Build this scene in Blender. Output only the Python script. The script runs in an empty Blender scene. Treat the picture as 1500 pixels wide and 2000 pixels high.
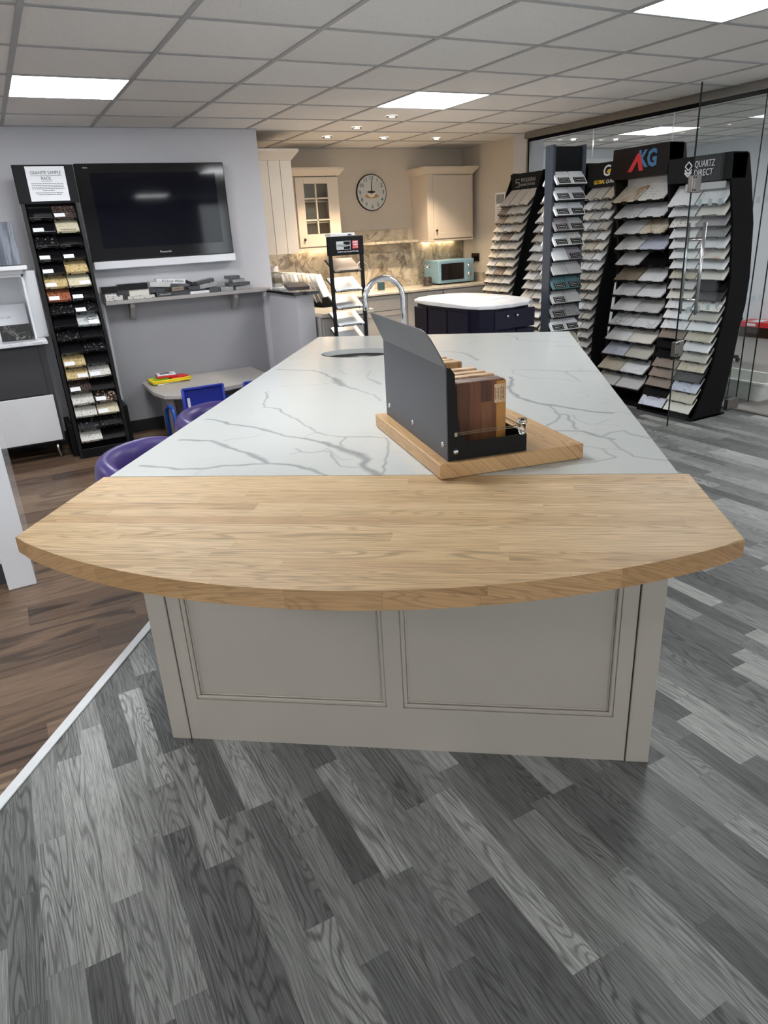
import bpy, bmesh, math, random
import numpy as np
from mathutils import Matrix, Vector, noise as mnoise
random.seed(7)
scene = bpy.context.scene
COL = scene.collection
# ---------------------------------------------------------------- camera
CAM_H = 1.4933
cam_d = bpy.data.cameras.new('camera'); cam = bpy.data.objects.new('camera', cam_d); COL.objects.link(cam)
cam_d.sensor_fit = 'VERTICAL'; cam_d.sensor_height = 36; cam_d.sensor_width = 27; cam_d.lens = 1359.3/2000*36
cr, cu, cf = Vector((0.878085, -0.475608, -0.052573)), Vector((0.221452, 0.306522, 0.925745)), Vector((0.424177, 0.824525, -0.374477))
M = Matrix((( cr.x, cu.x, -cf.x, 0), (cr.y, cu.y, -cf.y, 0), (cr.z, cu.z, -cf.z, CAM_H), (0, 0, 0, 1)))
cam.matrix_world = M
cam_d.clip_start = 0.05
scene.camera = cam
# ---------------------------------------------------------------- world, exposure
W = bpy.data.worlds.new('world'); scene.world = W; W.use_nodes = True
W.node_tree.nodes['Background'].inputs[0].default_value = (0.93, 0.95, 1.0, 1)
W.node_tree.nodes['Background'].inputs[1].default_value = 4.6
vs = scene.view_settings
vs.view_transform = 'Standard'; vs.look = 'None'; vs.gamma = 1; vs.use_curve_mapping = False; vs.exposure = 0.0
PANEL_STRENGTH = 25
PANEL_COL = (0.97, 0.985, 1.0)
SPOT_W = 85.0
WARM = (1.0, 0.80, 0.58)
CEIL = 2.321
# ---------------------------------------------------------------- node helpers
def srgb(r, g=None, b=None):
    if g is None: g = b = r
    def c(v):
        v /= 255.0
        return v/12.92 if v <= 0.04045 else ((v+0.055)/1.055)**2.4
    return (c(r), c(g), c(b), 1.0)

class NT:
    def __init__(s, name):
        s.m = bpy.data.materials.new(name); s.m.use_nodes = True; s.t = s.m.node_tree; s.t.nodes.clear()
        s.out = s.t.nodes.new('ShaderNodeOutputMaterial')
        s.b = s.t.nodes.new('ShaderNodeBsdfPrincipled'); s.t.links.new(s.b.outputs[0], s.out.inputs[0])
    def set(s, sock, v):
        if isinstance(v, bpy.types.NodeSocket): s.t.links.new(v, sock)
        elif v is not None: sock.default_value = v
    def coord(s, kind='Object'):
        n = s.t.nodes.new('ShaderNodeTexCoord'); return n.outputs[kind]
    def rnd(s):
        return s.t.nodes.new('ShaderNodeObjectInfo').outputs['Random']
    def math(s, op, a, b=None, c=None, clamp=False):
        n = s.t.nodes.new('ShaderNodeMath'); n.operation = op; n.use_clamp = clamp
        s.set(n.inputs[0], a); s.set(n.inputs[1], b)
        if c is not None: s.set(n.inputs[2], c)
        return n.outputs[0]
    def sep(s, v):
        n = s.t.nodes.new('ShaderNodeSeparateXYZ'); s.set(n.inputs[0], v); return n.outputs
    def comb(s, x, y, z):
        n = s.t.nodes.new('ShaderNodeCombineXYZ')
        for i, v in enumerate((x, y, z)): s.set(n.inputs[i], v)
        return n.outputs[0]
    def vmul(s, v, k):
        n = s.t.nodes.new('ShaderNodeVectorMath'); n.operation = 'MULTIPLY'; s.set(n.inputs[0], v); s.set(n.inputs[1], k); return n.outputs[0]
    def vadd(s, v, k):
        n = s.t.nodes.new('ShaderNodeVectorMath'); n.operation = 'ADD'; s.set(n.inputs[0], v); s.set(n.inputs[1], k); return n.outputs[0]
    def white(s, v):
        n = s.t.nodes.new('ShaderNodeTexWhiteNoise'); n.noise_dimensions = '3D'; s.set(n.inputs['Vector'], v); return n.outputs['Value']
    def noise(s, v, scale=5, detail=2, rough=.5, dist=0):
        n = s.t.nodes.new('ShaderNodeTexNoise'); s.set(n.inputs['Vector'], v); n.inputs['Scale'].default_value = scale
        n.inputs['Detail'].default_value = detail; n.inputs['Roughness'].default_value = rough; n.inputs['Distortion'].default_value = dist
        return n.outputs[0]
    def vor(s, v, scale, feature='F1'):
        n = s.t.nodes.new('ShaderNodeTexVoronoi'); n.feature = feature; s.set(n.inputs['Vector'], v); n.inputs['Scale'].default_value = scale
        return n.outputs
    def ramp(s, f, stops, interp='LINEAR'):
        n = s.t.nodes.new('ShaderNodeValToRGB'); s.set(n.inputs[0], f); cr_ = n.color_ramp; cr_.interpolation = interp
        while len(cr_.elements) < len(stops): cr_.elements.new(.5)
        for e, (p, c) in zip(cr_.elements, stops):
            e.position = p; e.color = c if not isinstance(c, (int, float)) else (c, c, c, 1)
        return n.outputs[0]
    def mix(s, f, a, b, mode='MIX'):
        n = s.t.nodes.new('ShaderNodeMix'); n.data_type = 'RGBA'; n.blend_type = mode
        s.set(n.inputs[0], f); s.set(n.inputs[6], a); s.set(n.inputs[7], b); return n.outputs[2]
    def bump(s, h, strength=.2, dist=.01):
        n = s.t.nodes.new('ShaderNodeBump'); n.inputs['Strength'].default_value = strength; n.inputs['Distance'].default_value = dist
        s.set(n.inputs['Height'], h); s.t.links.new(n.outputs[0], s.b.inputs['Normal'])
    def fin(s, col=None, rough=.5, metal=0., spec=.5, coat=0.):
        s.set(s.b.inputs['Base Color'], col); s.set(s.b.inputs['Roughness'], rough); s.set(s.b.inputs['Metallic'], metal)
        s.b.inputs['Specular IOR Level'].default_value = spec; s.b.inputs['Coat Weight'].default_value = coat
        return s.m

MATS = {}
def plain(name, col, rough=.5, metal=0., spec=.5, var=.05, scale=30, bump=0., coat=0.):
    """paint/plastic/metal with a slight procedural mottling"""
    if name in MATS: return MATS[name]
    n = NT(name); c = n.noise(n.coord(), scale, 3, .6)
    dark = tuple(v*(1-var) for v in col[:3])+(1,); lite = tuple(min(1, v*(1+var)) for v in col[:3])+(1,)
    colr = n.ramp(c, [(.3, dark), (.7, lite)])
    if bump: n.bump(n.noise(n.coord(), scale*6, 3, .7), bump, .002)
    MATS[name] = n.fin(colr, rough, metal, spec, coat); return MATS[name]

def emit(name, col, strength):
    n = NT(name); n.b.inputs['Base Color'].default_value = (.8, .8, .8, 1)
    n.b.inputs['Emission Color'].default_value = (*col, 1); n.b.inputs['Emission Strength'].default_value = strength
    MATS[name] = n.m; return n.m

def planks(n, along, across, Wd, L, jit=.35):
    row = n.math('FLOOR', n.math('DIVIDE', across, Wd))
    rr = n.white(n.comb(row, 3.7, 1.3))
    u = n.math('ADD', n.math('DIVIDE', along, L), n.math('MULTIPLY', rr, 7.31))
    cell = n.math('FLOOR', u)
    # shift every joint a little so strip lengths differ
    jj = n.math('MULTIPLY', n.math('SUBTRACT', n.white(n.comb(row, n.math('ROUND', u), 9.1)), .5), jit)
    cell = n.math('FLOOR', n.math('ADD', u, jj))
    rnd = n.white(n.comb(row, cell, 0.5))
    fr = n.math('FRACT', n.math('DIVIDE', across, Wd))
    e = n.math('MINIMUM', fr, n.math('SUBTRACT', 1., fr))
    fu = n.math('FRACT', n.math('ADD', u, jj)); eu = n.math('MULTIPLY', n.math('MINIMUM', fu, n.math('SUBTRACT', 1., fu)), L/Wd)
    edge = n.math('MINIMUM', e, eu)
    return rnd, edge, row

def wood(name, stops, Wd, L, axis='X', rough=.4, ring=60, gs=(1.0, 5.0), ringamt=.5, fine=.35, edge_w=.012, edge_dark=.6, coat=0., jit=.35, ring_lo=.55, bumpv=.08):
    n = NT(name); x, y, z = n.sep(n.coord())
    if axis == 'X': al, ac = x, n.math('ADD', y, n.math('MULTIPLY', z, 1.0))
    elif axis == 'Y': al, ac = y, n.math('ADD', x, n.math('MULTIPLY', z, 1.0))
    else: al, ac = z, n.math('ADD', x, n.math('MULTIPLY', y, 1.0))
    rnd, edge, row = planks(n, al, ac, Wd, L, jit)
    off = n.math('MULTIPLY', rnd, 53.)
    v = n.comb(n.math('ADD', n.math('MULTIPLY', al, gs[0]), off), n.math('ADD', n.math('MULTIPLY', ac, gs[1]), off), off)
    low = n.noise(v, 1.0, 2, .5, .3)
    rings = n.math('SINE', n.math('MULTIPLY', low, ring))
    rings = n.ramp(n.math('ADD', n.math('MULTIPLY', rings, .5), .5), [(0., ring_lo), (.45, 1.), (1., 1.)])
    vf = n.comb(n.math('ADD', n.math('MULTIPLY', al, 9.), off), n.math('MULTIPLY', ac, 260.), off)
    fg = n.noise(vf, 1.0, 3, .6)
    base = n.ramp(rnd, stops)
    ra = n.math('MULTIPLY', n.math('ADD', .25, n.math('MULTIPLY', n.white(n.comb(n.math('MULTIPLY', rnd, 91.), 2., 5.)), 1.1)), ringamt, clamp=True)
    c = n.mix(ra, base, n.mix(1., base, rings, 'MULTIPLY'))
    fgc = n.ramp(fg, [(.35, .55), (.6, 1.1)])
    c = n.mix(fine, c, n.mix(1., c, fgc, 'MULTIPLY'))
    em = n.ramp(edge, [(0., edge_dark), (edge_w, 1.)])
    c = n.mix(1., c, em, 'MULTIPLY')
    n.bump(fg, bumpv, .002)
    MATS[name] = n.fin(c, rough, 0, .4, coat); return n.m

def stone(name, base, vein, scale=4, width=.05, amt=.8, rough=.25, cloud=None, cloud_amt=.3, speck=None):
    """slab with soft clouds and ridge veins, different in every object"""
    n = NT(name); co = n.vadd(n.coord(), n.comb(n.math('MULTIPLY', n.rnd(), 37.), n.math('MULTIPLY', n.rnd(), 91.), 0.))
    c = base
    if cloud: c = n.mix(n.math('MULTIPLY', n.ramp(n.noise(co, scale*1.3, 4, .6, .6), [(.4, 0.), (.7, 1.)]), cloud_amt), base, cloud)
    if vein:
        ns = n.noise(co, scale, 5, .55, 1.1)
        d = n.math('ABSOLUTE', n.math('SUBTRACT', ns, .5))
        v = n.ramp(d, [(0., 1.), (width, 0.)])
        fade = n.ramp(n.noise(co, scale*.7, 2), [(.35, 0.), (.6, 1.)])
        c = n.mix(n.math('MULTIPLY', n.math('MULTIPLY', v, fade), amt), c, vein)
    if speck:
        for (sc, col, thr) in speck:
            vo = n.vor(co, sc)[0]
            c = n.mix(n.ramp(n.noise(n.vadd(co, (sc, 0, 0)), sc, 2, .7), [(thr, 0.), (thr+.05, 1.)]), c, col)
    MATS[name] = n.fin(c, rough, 0, .5); return n.m

# ---------------------------------------------------------------- materials
n = NT('ceiling_tile'); co = n.coord()
fis = n.ramp(n.noise(n.vmul(co, (90, 150, 90)), 1, 3, .6, .8), [(.0, 0.), (.60, 0.), (.68, 1.)])
pin = n.ramp(n.noise(co, 420, 2, .6), [(.60, 0.), (.70, 1.)])
c = n.mix(n.math('MAXIMUM', n.math('MULTIPLY', fis, .30), n.math('MULTIPLY', pin, .22)), srgb(234, 231, 228), srgb(120, 118, 116))
x_, y_, z_ = n.sep(co)
tr = n.white(n.comb(n.math('FLOOR', n.math('DIVIDE', n.math('SUBTRACT', x_, .318), .6)), n.math('FLOOR', n.math('DIVIDE', n.math('SUBTRACT', y_, 3.271), .6)), 0.))
c = n.mix(1., c, n.ramp(tr, [(0., .92), (1., 1.04)]), 'MULTIPLY')
n.bump(n.math('SUBTRACT', 1., fis), .5, .003)
MATS['ceiling_tile'] = n.fin(c, .9, 0, .1)
plain('tee_metal', srgb(165, 165, 166), .5, var=.03)
plain('wall_paint', srgb(198, 198, 203), .85, spec=.2, var=.02, scale=3, bump=.05)
plain('wall_panel_grey', srgb(150, 150, 154), .7, spec=.3, var=.02, scale=3)
plain('wall_kitchen', srgb(202, 192, 178), .85, spec=.2, var=.02, scale=3, bump=.05)
plain('wall_far', srgb(222, 224, 228), .85, spec=.2, var=.03, scale=3)
plain('black_skirt', srgb(26, 26, 28), .4)
plain('white_strip', srgb(222, 226, 228), .3, var=.03)
wood('floor_grey', [(0., srgb(92, 93, 93)), (.3, srgb(112, 114, 113)), (.55, srgb(128, 130, 128)), (.8, srgb(146, 148, 146)), (1., srgb(178, 180, 177))],
     .0765, .46, 'Y', rough=.45, ring=190, gs=(1.0, 9), ringamt=.85, fine=.95, edge_w=.012, edge_dark=.78, jit=.8, ring_lo=.5)
wood('floor_brown', [(0., srgb(94, 74, 60)), (.4, srgb(112, 90, 72)), (.8, srgb(130, 107, 87)), (1., srgb(144, 121, 99))],
     .19, 1.15, 'X', rough=.4, ring=44, gs=(.8, 6.), ringamt=.75, fine=.8, edge_w=.006, edge_dark=.55, jit=.3, ring_lo=.3)
n = NT('carpet'); co = n.coord(); f = n.noise(co, 260, 3, .8); g = n.noise(co, 3, 3)
n.bump(f, .6, .004)
MATS['carpet'] = n.fin(n.mix(n.math('MULTIPLY', g, .25), n.ramp(f, [(.38, srgb(104, 100, 98)), (.62, srgb(182, 178, 174))]), srgb(120, 116, 112)), .95, 0, .1)
wood('oak', [(0., srgb(186, 153, 112)), (.35, srgb(198, 168, 126)), (.7, srgb(206, 177, 137)), (1., srgb(192, 160, 118))],
     .042, .62, 'X', rough=.52, ring=110, gs=(1.3, 14.), ringamt=.6, fine=.6, edge_w=.03, edge_dark=.88, coat=.0, ring_lo=.55)
wood('oak_edge', [(0., srgb(164, 128, 88)), (.35, srgb(178, 142, 100)), (.7, srgb(186, 150, 108)), (1., srgb(156, 120, 82))],
     .30, .2, 'X', rough=.38, ring=110, gs=(2.5, 20.), ringamt=.5, fine=.4, edge_w=.004, edge_dark=.8, coat=0., ring_lo=.45)
wood('oak_board', [(0., srgb(184, 144, 100)), (.5, srgb(199, 162, 116)), (1., srgb(186, 148, 104))],
     .045, .5, 'Y', rough=.4, ring=100, gs=(2, 14.), ringamt=.45, fine=.4, edge_w=.02, edge_dark=.85, ring_lo=.5)
wood('block_brown', [(0., srgb(84, 52, 36)), (.5, srgb(116, 74, 50)), (1., srgb(142, 96, 64))],
     .03, .4, 'Z', rough=.4, ring=30, gs=(3, 22.), ringamt=.3, fine=.6, edge_w=.03, edge_dark=.8)
wood('block_light', [(0., srgb(196, 160, 122)), (.5, srgb(212, 180, 142)), (1., srgb(190, 150, 112))],
     .03, .3, 'Z', rough=.45, ring=30, gs=(3, 22.), ringamt=.3, fine=.4, edge_w=.03, edge_dark=.85)
wood('block_oak', [(0., srgb(172, 132, 88)), (.5, srgb(190, 150, 102)), (1., srgb(160, 120, 80))],
     .03, .3, 'Z', rough=.45, ring=60, gs=(3, 22.), ringamt=.5, fine=.5, edge_w=.03, edge_dark=.85)
plain('block_gold', srgb(176, 124, 62), .4, var=.12, scale=20)
plain('cabinet_grey', srgb(168, 161, 150), .45, var=.015, scale=6)
plain('kitchen_cream', srgb(214, 200, 182), .45, var=.015, scale=6)
plain('kitchen_grey', srgb(176, 172, 168), .5, var=.015, scale=6)
plain('navy', srgb(13, 14, 38), .45, var=.03, spec=.3)
plain('white_gloss', srgb(226, 228, 232), .12, var=.01, coat=.3)
plain('white_matt', srgb(226, 226, 226), .5, var=.02)
plain('paper', srgb(228, 230, 234), .7, var=.02)
plain('ink', srgb(22, 22, 24), .6)
plain('black_metal', srgb(14, 14, 15), .5, var=.1, spec=.25)
plain('black_matt', srgb(9, 9, 10), .7, var=.1, spec=.15)
plain('header_black', srgb(17, 18, 21), .6, var=.08, spec=.2)
plain('header_brown', srgb(22, 15, 14), .5, var=.08, spec=.2)
plain('tower_grey', srgb(52, 60, 71), .4, var=.04)
plain('steel_sheet', srgb(82, 83, 88), .5, metal=.1, var=.04, scale=12)
plain('chrome', srgb(200, 200, 203), .22, metal=1., var=.02)
plain('sink_steel', srgb(96, 96, 98), .32, metal=.9, var=.1)
plain('steel', srgb(150, 146, 142), .3, metal=1., var=.05)
plain('gloss_black', srgb(10, 10, 14), .08, var=.05)
plain('screen', srgb(7, 8, 20), .05, var=.05, spec=.28)
plain('purple_vinyl', srgb(66, 54, 112), .36, var=.05, scale=40, bump=.06, spec=.4)
plain('blue_fabric', srgb(16, 38, 150), .6, var=.1, scale=200, bump=.2)
plain('blue_metal', srgb(20, 70, 160), .25, var=.04)
plain('teal', srgb(136, 172, 190), .35, var=.02)
plain('yellow', srgb(240, 214, 40), .4, var=.04)
plain('red', srgb(200, 36, 44), .4, var=.05)
plain('green', srgb(120, 200, 60), .4, var=.05)
plain('blue_letter', srgb(66, 116, 158), .5, var=.02)
plain('dark_teal', srgb(52, 78, 88), .4)
plain('orange', srgb(176, 134, 84), .5, var=.04)
plain('gold_letter', srgb(222, 184, 50), .5, var=.04)
plain('bronze', srgb(58, 42, 32), .35, metal=.6, var=.1)
plain('desk_grey', srgb(176, 172, 168), .4, var=.03, scale=20)
plain('shelf_grey', srgb(160, 156, 154), .45, var=.03, scale=20)
plain('dark_panel', srgb(58, 58, 62), .45, var=.03)
plain('tub_plastic', srgb(206, 208, 202), .45, var=.06, scale=8)
plain('manifest', srgb(176, 188, 192), .6, var=.03)
n = NT('glass'); n.b.inputs['Transmission Weight'].default_value = 1.; n.b.inputs['IOR'].default_value = 1.45
n.fin((.92, .96, .955, 1), .0); MATS['glass'] = n.m
# thin pane: transparent with Fresnel gloss, so light passes
n = NT('pane'); tb = n.t.nodes.new('ShaderNodeBsdfTransparent'); tb.inputs[0].default_value = (.95, .972, .968, 1)
gb = n.t.nodes.new('ShaderNodeBsdfGlossy'); gb.inputs['Roughness'].default_value = .02
lw = n.t.nodes.new('ShaderNodeLayerWeight'); lw.inputs['Blend'].default_value = .5
fac = n.math('ADD', .035, n.math('MULTIPLY', n.math('POWER', lw.outputs['Facing'], 5.), .6))
mx = n.t.nodes.new('ShaderNodeMixShader'); n.t.links.new(fac, mx.inputs[0]); n.t.links.new(tb.outputs[0], mx.inputs[1]); n.t.links.new(gb.outputs[0], mx.inputs[2])
n.t.links.new(mx.outputs[0], n.out.inputs[0]); MATS['pane'] = n.m
plain('glass_edge', srgb(20, 34, 34), .1, var=.05)
# island quartz: pale with veins stored on the slab
n = NT('quartz'); at = n.t.nodes.new('ShaderNodeAttribute'); at.attribute_name = 'vein'
co = n.coord(); st = n.noise(n.vmul(co, (30, 6, 1)), 4, 4, .7, 1.)
cloud = n.math('MULTIPLY', n.ramp(n.noise(co, 2.2, 4, .6, .5), [(.5, 0.), (.75, 1.)]), .10)
vf = n.math('MULTIPLY', at.outputs['Fac'], n.math('ADD', .62, n.math('MULTIPLY', st, .6)))
base = n.mix(cloud, srgb(198, 202, 200), srgb(168, 174, 175))
hair = n.math('MULTIPLY', n.ramp(n.math('ABSOLUTE', n.math('SUBTRACT', n.noise(co, 5, 5, .6, 1.5), .5)), [(0., 1.), (.006, 0.)]), n.math('MULTIPLY', n.ramp(n.noise(co, 2.5, 2), [(.5, 0.), (.62, 1.)]), .28))
MATS['quartz'] = n.fin(n.mix(n.math('MAXIMUM', vf, hair), base, srgb(118, 124, 127)), .16, 0, .5)
# stone samples
stone('white', srgb(230, 232, 235), None, cloud=srgb(186, 188, 192), cloud_amt=.3)
stone('white_veined', srgb(230, 232, 235), srgb(110, 112, 118), 7, .02, .7, cloud=srgb(180, 182, 188), cloud_amt=.4)
stone('black_veined', srgb(235, 237, 237), srgb(60, 60, 66), 6, .025, .9)
stone('gold_veined', srgb(224, 215, 199), srgb(158, 110, 64), 6, .05, .9, cloud=srgb(178, 160, 134), cloud_amt=.5)
stone('rust_veined', srgb(219, 215, 210), srgb(176, 110, 74), 5, .07, .9)
stone('speckled', srgb(232, 230, 226), None, speck=[(60, srgb(120, 116, 112), .6)])
stone('lilac', srgb(166, 160, 166), None, cloud=srgb(140, 134, 142), cloud_amt=.6)
stone('pale_grey', srgb(199, 199, 199), None, cloud=srgb(160, 160, 162), cloud_amt=.4)
stone('grey_veined', srgb(150, 150, 150), srgb(200, 200, 200), 8, .03, .5, cloud=srgb(120, 120, 124), cloud_amt=.5)
stone('greige', srgb(190, 187, 180), None, cloud=srgb(170, 167, 160), cloud_amt=.5)
stone('beige', srgb(202, 196, 182), srgb(160, 146, 120), 5, .05, .4, cloud=srgb(176, 166, 146), cloud_amt=.5)
stone('cream', srgb(222, 219, 210), None, cloud=srgb(206, 203, 194), cloud_amt=.4)
stone('taupe', srgb(138, 126, 116), None, cloud=srgb(116, 106, 98), cloud_amt=.5)
stone('brown_taupe', srgb(148, 136, 120), srgb(120, 104, 86), 6, .05, .4)
stone('charcoal', srgb(66, 66, 70), srgb(110, 108, 108), 8, .02, .5)
stone('bluish', srgb(197, 203, 219), srgb(110, 120, 150), 10, .04, .6)
stone('teal_stone', srgb(96, 130, 134), None, cloud=srgb(80, 110, 116), cloud_amt=.4)
stone('granite_black', srgb(18, 18, 20), None, speck=[(160, srgb(60, 60, 64), .68)], rough=.15)
stone('granite_black_fleck', srgb(22, 22, 24), None, speck=[(60, srgb(120, 120, 124), .62)], rough=.2)
stone('granite_brown', srgb(52, 44, 42), None, speck=[(80, srgb(110, 90, 84), .56)], rough=.2)
stone('granite_tan', srgb(196, 174, 126), None, speck=[(110, srgb(110, 86, 56), .56), (60, srgb(224, 206, 160), .62)], rough=.25)
stone('granite_cream', srgb(206, 198, 172), None, speck=[(90, srgb(130, 116, 90), .6)], rough=.25)
stone('granite_white', srgb(208, 206, 200), None, speck=[(90, srgb(80, 78, 76), .58)], rough=.25)
stone('granite_whiteblack', srgb(200, 204, 206), srgb(20, 20, 24), 12, .09, 1., rough=.25)
stone('granite_red', srgb(158, 96, 70), None, speck=[(90, srgb(40, 30, 30), .54), (70, srgb(190, 140, 110), .64)], rough=.2)
stone('granite_pink', srgb(40, 34, 34), None, speck=[(60, srgb(190, 160, 136), .54)], rough=.2)
stone('marble_white', srgb(214, 216, 220), srgb(150, 152, 160), 3, .03, .5, rough=.2)
stone('marble_black', srgb(12, 12, 13), srgb(200, 196, 186), 9, .02, .9, rough=.45)
stone('splash_marble', srgb(200, 190, 172), srgb(96, 86, 74), 4.2, .05, .8, rough=.3, cloud=srgb(140, 128, 104), cloud_amt=.85)
stone('worktop_marble', srgb(206, 198, 184), srgb(140, 130, 118), 5, .04, .5, rough=.2)
n = NT('blue_slab'); x, y, z = n.sep(n.coord()); f = n.noise(n.comb(n.math('MULTIPLY', x, 26.), y, n.math('MULTIPLY', z, 2.2)), 1, 4, .6, .6)
MATS['blue_slab'] = n.fin(n.ramp(f, [(.3, srgb(52, 57, 68)), (.5, srgb(84, 90, 102)), (.62, srgb(128, 134, 146)), (.8, srgb(70, 76, 88))]), .4)
stone('slate', srgb(72, 66, 64), None, rough=.55, cloud=srgb(58, 54, 54), cloud_amt=.5)
stone('clock_face', srgb(196, 200, 196), None, cloud=srgb(170, 176, 172), cloud_amt=.4, rough=.5)
emit('lamp_strip', (1., .78, .5), 15.)
mt = MATS
# ---------------------------------------------------------------- mesh helpers
class MB:
    def __init__(s): s.bm = bmesh.new()
    def box(s, x0, x1, y0, y1, z0, z1, bev=0., M=None, mi=0, seg=1):
        r = bmesh.ops.create_cube(s.bm, size=1.); vs_ = r['verts']
        for v in vs_: v.co = Vector((x0+(v.co.x+.5)*(x1-x0), y0+(v.co.y+.5)*(y1-y0), z0+(v.co.z+.5)*(z1-z0)))
        fs = {f for v in vs_ for f in v.link_faces}
        for f in fs: f.material_index = mi
        if bev:
            es = list({e for v in vs_ for e in v.link_edges})
            r = bmesh.ops.bevel(s.bm, geom=es, offset=min(bev, .49*min(abs(x1-x0), abs(y1-y0), abs(z1-z0))), segments=seg, profile=.5, affect='EDGES')
            vs_ = list({v for f in r['faces'] for v in f.verts} | {v for v in vs_ if v.is_valid})
            for f in r['faces']: f.material_index = mi
        if M is not None:
            for v in vs_: v.co = M @ v.co
        return s
    def prism(s, pts, z0, z1, M=None, mi=0, bev=0.):
        """polygon in xy extruded z0..z1"""
        a = [s.bm.verts.new((p[0], p[1], z0)) for p in pts]; b = [s.bm.verts.new((p[0], p[1], z1)) for p in pts]
        k = len(pts); fs = [s.bm.faces.new(a[::-1]), s.bm.faces.new(b)]
        for i in range(k): fs.append(s.bm.faces.new((a[i], a[(i+1) % k], b[(i+1) % k], b[i])))
        for f in fs: f.material_index = mi
        vs_ = a+b
        if bev:
            es = [e for e in fs[1].edges]+[e for e in fs[0].edges]
            r = bmesh.ops.bevel(s.bm, geom=es, offset=bev, segments=2, profile=.5, affect='EDGES')
            vs_ = list({v for f in r['faces'] for v in f.verts} | {v for v in vs_ if v.is_valid})
            for f in r['faces']: f.material_index = mi
        if M is not None:
            for v in vs_: v.co = M @ v.co
        return s
    def tube(s, pts, r, seg=8, M=None, mi=0, cap=True, radii=None):
        pts = [Vector(p) for p in pts]; rings = []
        up = Vector((0, 0, 1))
        t0 = (pts[1]-pts[0]).normalized()
        nrm = t0.orthogonal().normalized()
        for i, p in enumerate(pts):
            if i == 0: t = pts[1]-pts[0]
            elif i == len(pts)-1: t = pts[-1]-pts[-2]
            else: t = (pts[i+1]-pts[i]).normalized()+(pts[i]-pts[i-1]).normalized()
            t.normalize(); nrm = (nrm-t*nrm.dot(t)).normalized(); bn = t.cross(nrm)
            rr = radii[i] if radii else r
            ring = []
            for k in range(seg):
                a = 2*math.pi*k/seg; co = p+nrm*math.cos(a)*rr+bn*math.sin(a)*rr
                if M is not None: co = M @ co
                ring.append(s.bm.verts.new(co))
            rings.append(ring)
        for i in range(len(rings)-1):
            for k in range(seg):
                f = s.bm.faces.new((rings[i][k], rings[i][(k+1) % seg], rings[i+1][(k+1) % seg], rings[i+1][k])); f.material_index = mi; f.smooth = True
        if cap:
            for ring in (rings[0][::-1], rings[-1]):
                f = s.bm.faces.new(ring); f.material_index = mi
        return s
    def lathe(s, prof, seg=24, M=None, mi=0, a0=0., a1=2*math.pi, smooth=True):
        full = abs(a1-a0-2*math.pi) < 1e-6; k = seg if full else seg+1; rings = []
        for (r, z) in prof:
            ring = []
            for i in range(k):
                a = a0+(a1-a0)*i/seg; co = Vector((r*math.cos(a), r*math.sin(a), z))
                if M is not None: co = M @ co
                ring.append(s.bm.verts.new(co))
            rings.append(ring)
        for j in range(len(rings)-1):
            for i in range(seg):
                i2 = (i+1) % k
                try: f = s.bm.faces.new((rings[j][i], rings[j][i2], rings[j+1][i2], rings[j+1][i])); f.material_index = mi; f.smooth = smooth
                except ValueError: pass
        return s
    def disc(s, r, z, seg=24, M=None, mi=0):
        vs_ = [Vector((r*math.cos(2*math.pi*i/seg), r*math.sin(2*math.pi*i/seg), z)) for i in range(seg)]
        f = s.bm.faces.new([s.bm.verts.new(M @ v if M is not None else v) for v in vs_]); f.material_index = mi; return s
    def mesh(s, name, mats):
        bmesh.ops.recalc_face_normals(s.bm, faces=s.bm.faces[:])
        me = bpy.data.meshes.new(name); s.bm.to_mesh(me); s.bm.free()
        for m_ in (mats if isinstance(mats, (list, tuple)) else [mats]): me.materials.append(MATS[m_] if isinstance(m_, str) else m_)
        return me
    def build(s, name, mats, parent=None, M=None):
        o = bpy.data.objects.new(name, s.mesh(name, mats)); COL.objects.link(o)
        if parent is not None: o.parent = parent
        if M is not None: o.matrix_local = M
        return o
def tag(o, label, cat, group=None, kind=None):
    if label: o['label'] = label
    if cat: o['category'] = cat
    if group: o['group'] = group
    if kind: o['kind'] = kind
    return o
def struct(o): o['kind'] = 'structure'; return o
def thing(name, label, cat, loc=(0, 0, 0), rz=0., group=None):
    o = bpy.data.objects.new(name, None); COL.objects.link(o); o.empty_display_size = .1
    o.matrix_world = Matrix.Translation(loc) @ Matrix.Rotation(rz, 4, 'Z')
    return tag(o, label, cat, group)
def put(me, name, M, parent=None):
    o = bpy.data.objects.new(name, me); COL.objects.link(o)
    if parent is not None: o.parent = parent; o.matrix_local = M
    else: o.matrix_world = M
    return o
T = Matrix.Translation
def R(a, ax): return Matrix.Rotation(a, 4, ax)
def text(s, size, mat, parent, M, name='lettering', width=None, depth=.0006, shear=0., align='CENTER', bold=0.):
    """lettering as a mesh lying in local xy, facing +z"""
    cu_ = bpy.data.curves.new('t', 'FONT'); cu_.body = s; cu_.size = size; cu_.extrude = depth; cu_.align_x = align; cu_.align_y = 'CENTER'; cu_.shear = shear; cu_.offset = bold; cu_.resolution_u = 2
    to = bpy.data.objects.new('t', cu_); COL.objects.link(to)
    bpy.context.view_layer.update()
    me = bpy.data.meshes.new_from_object(to.evaluated_get(bpy.context.evaluated_depsgraph_get()))
    COL.objects.unlink(to); bpy.data.objects.remove(to); bpy.data.curves.remove(cu_)
    if width:
        xs = [v.co.x for v in me.vertices]; k = width/(max(xs)-min(xs))
        for v in me.vertices: v.co.x *= k
    me.materials.clear(); me.materials.append(MATS[mat])
    return put(me, name, M, parent)
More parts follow.
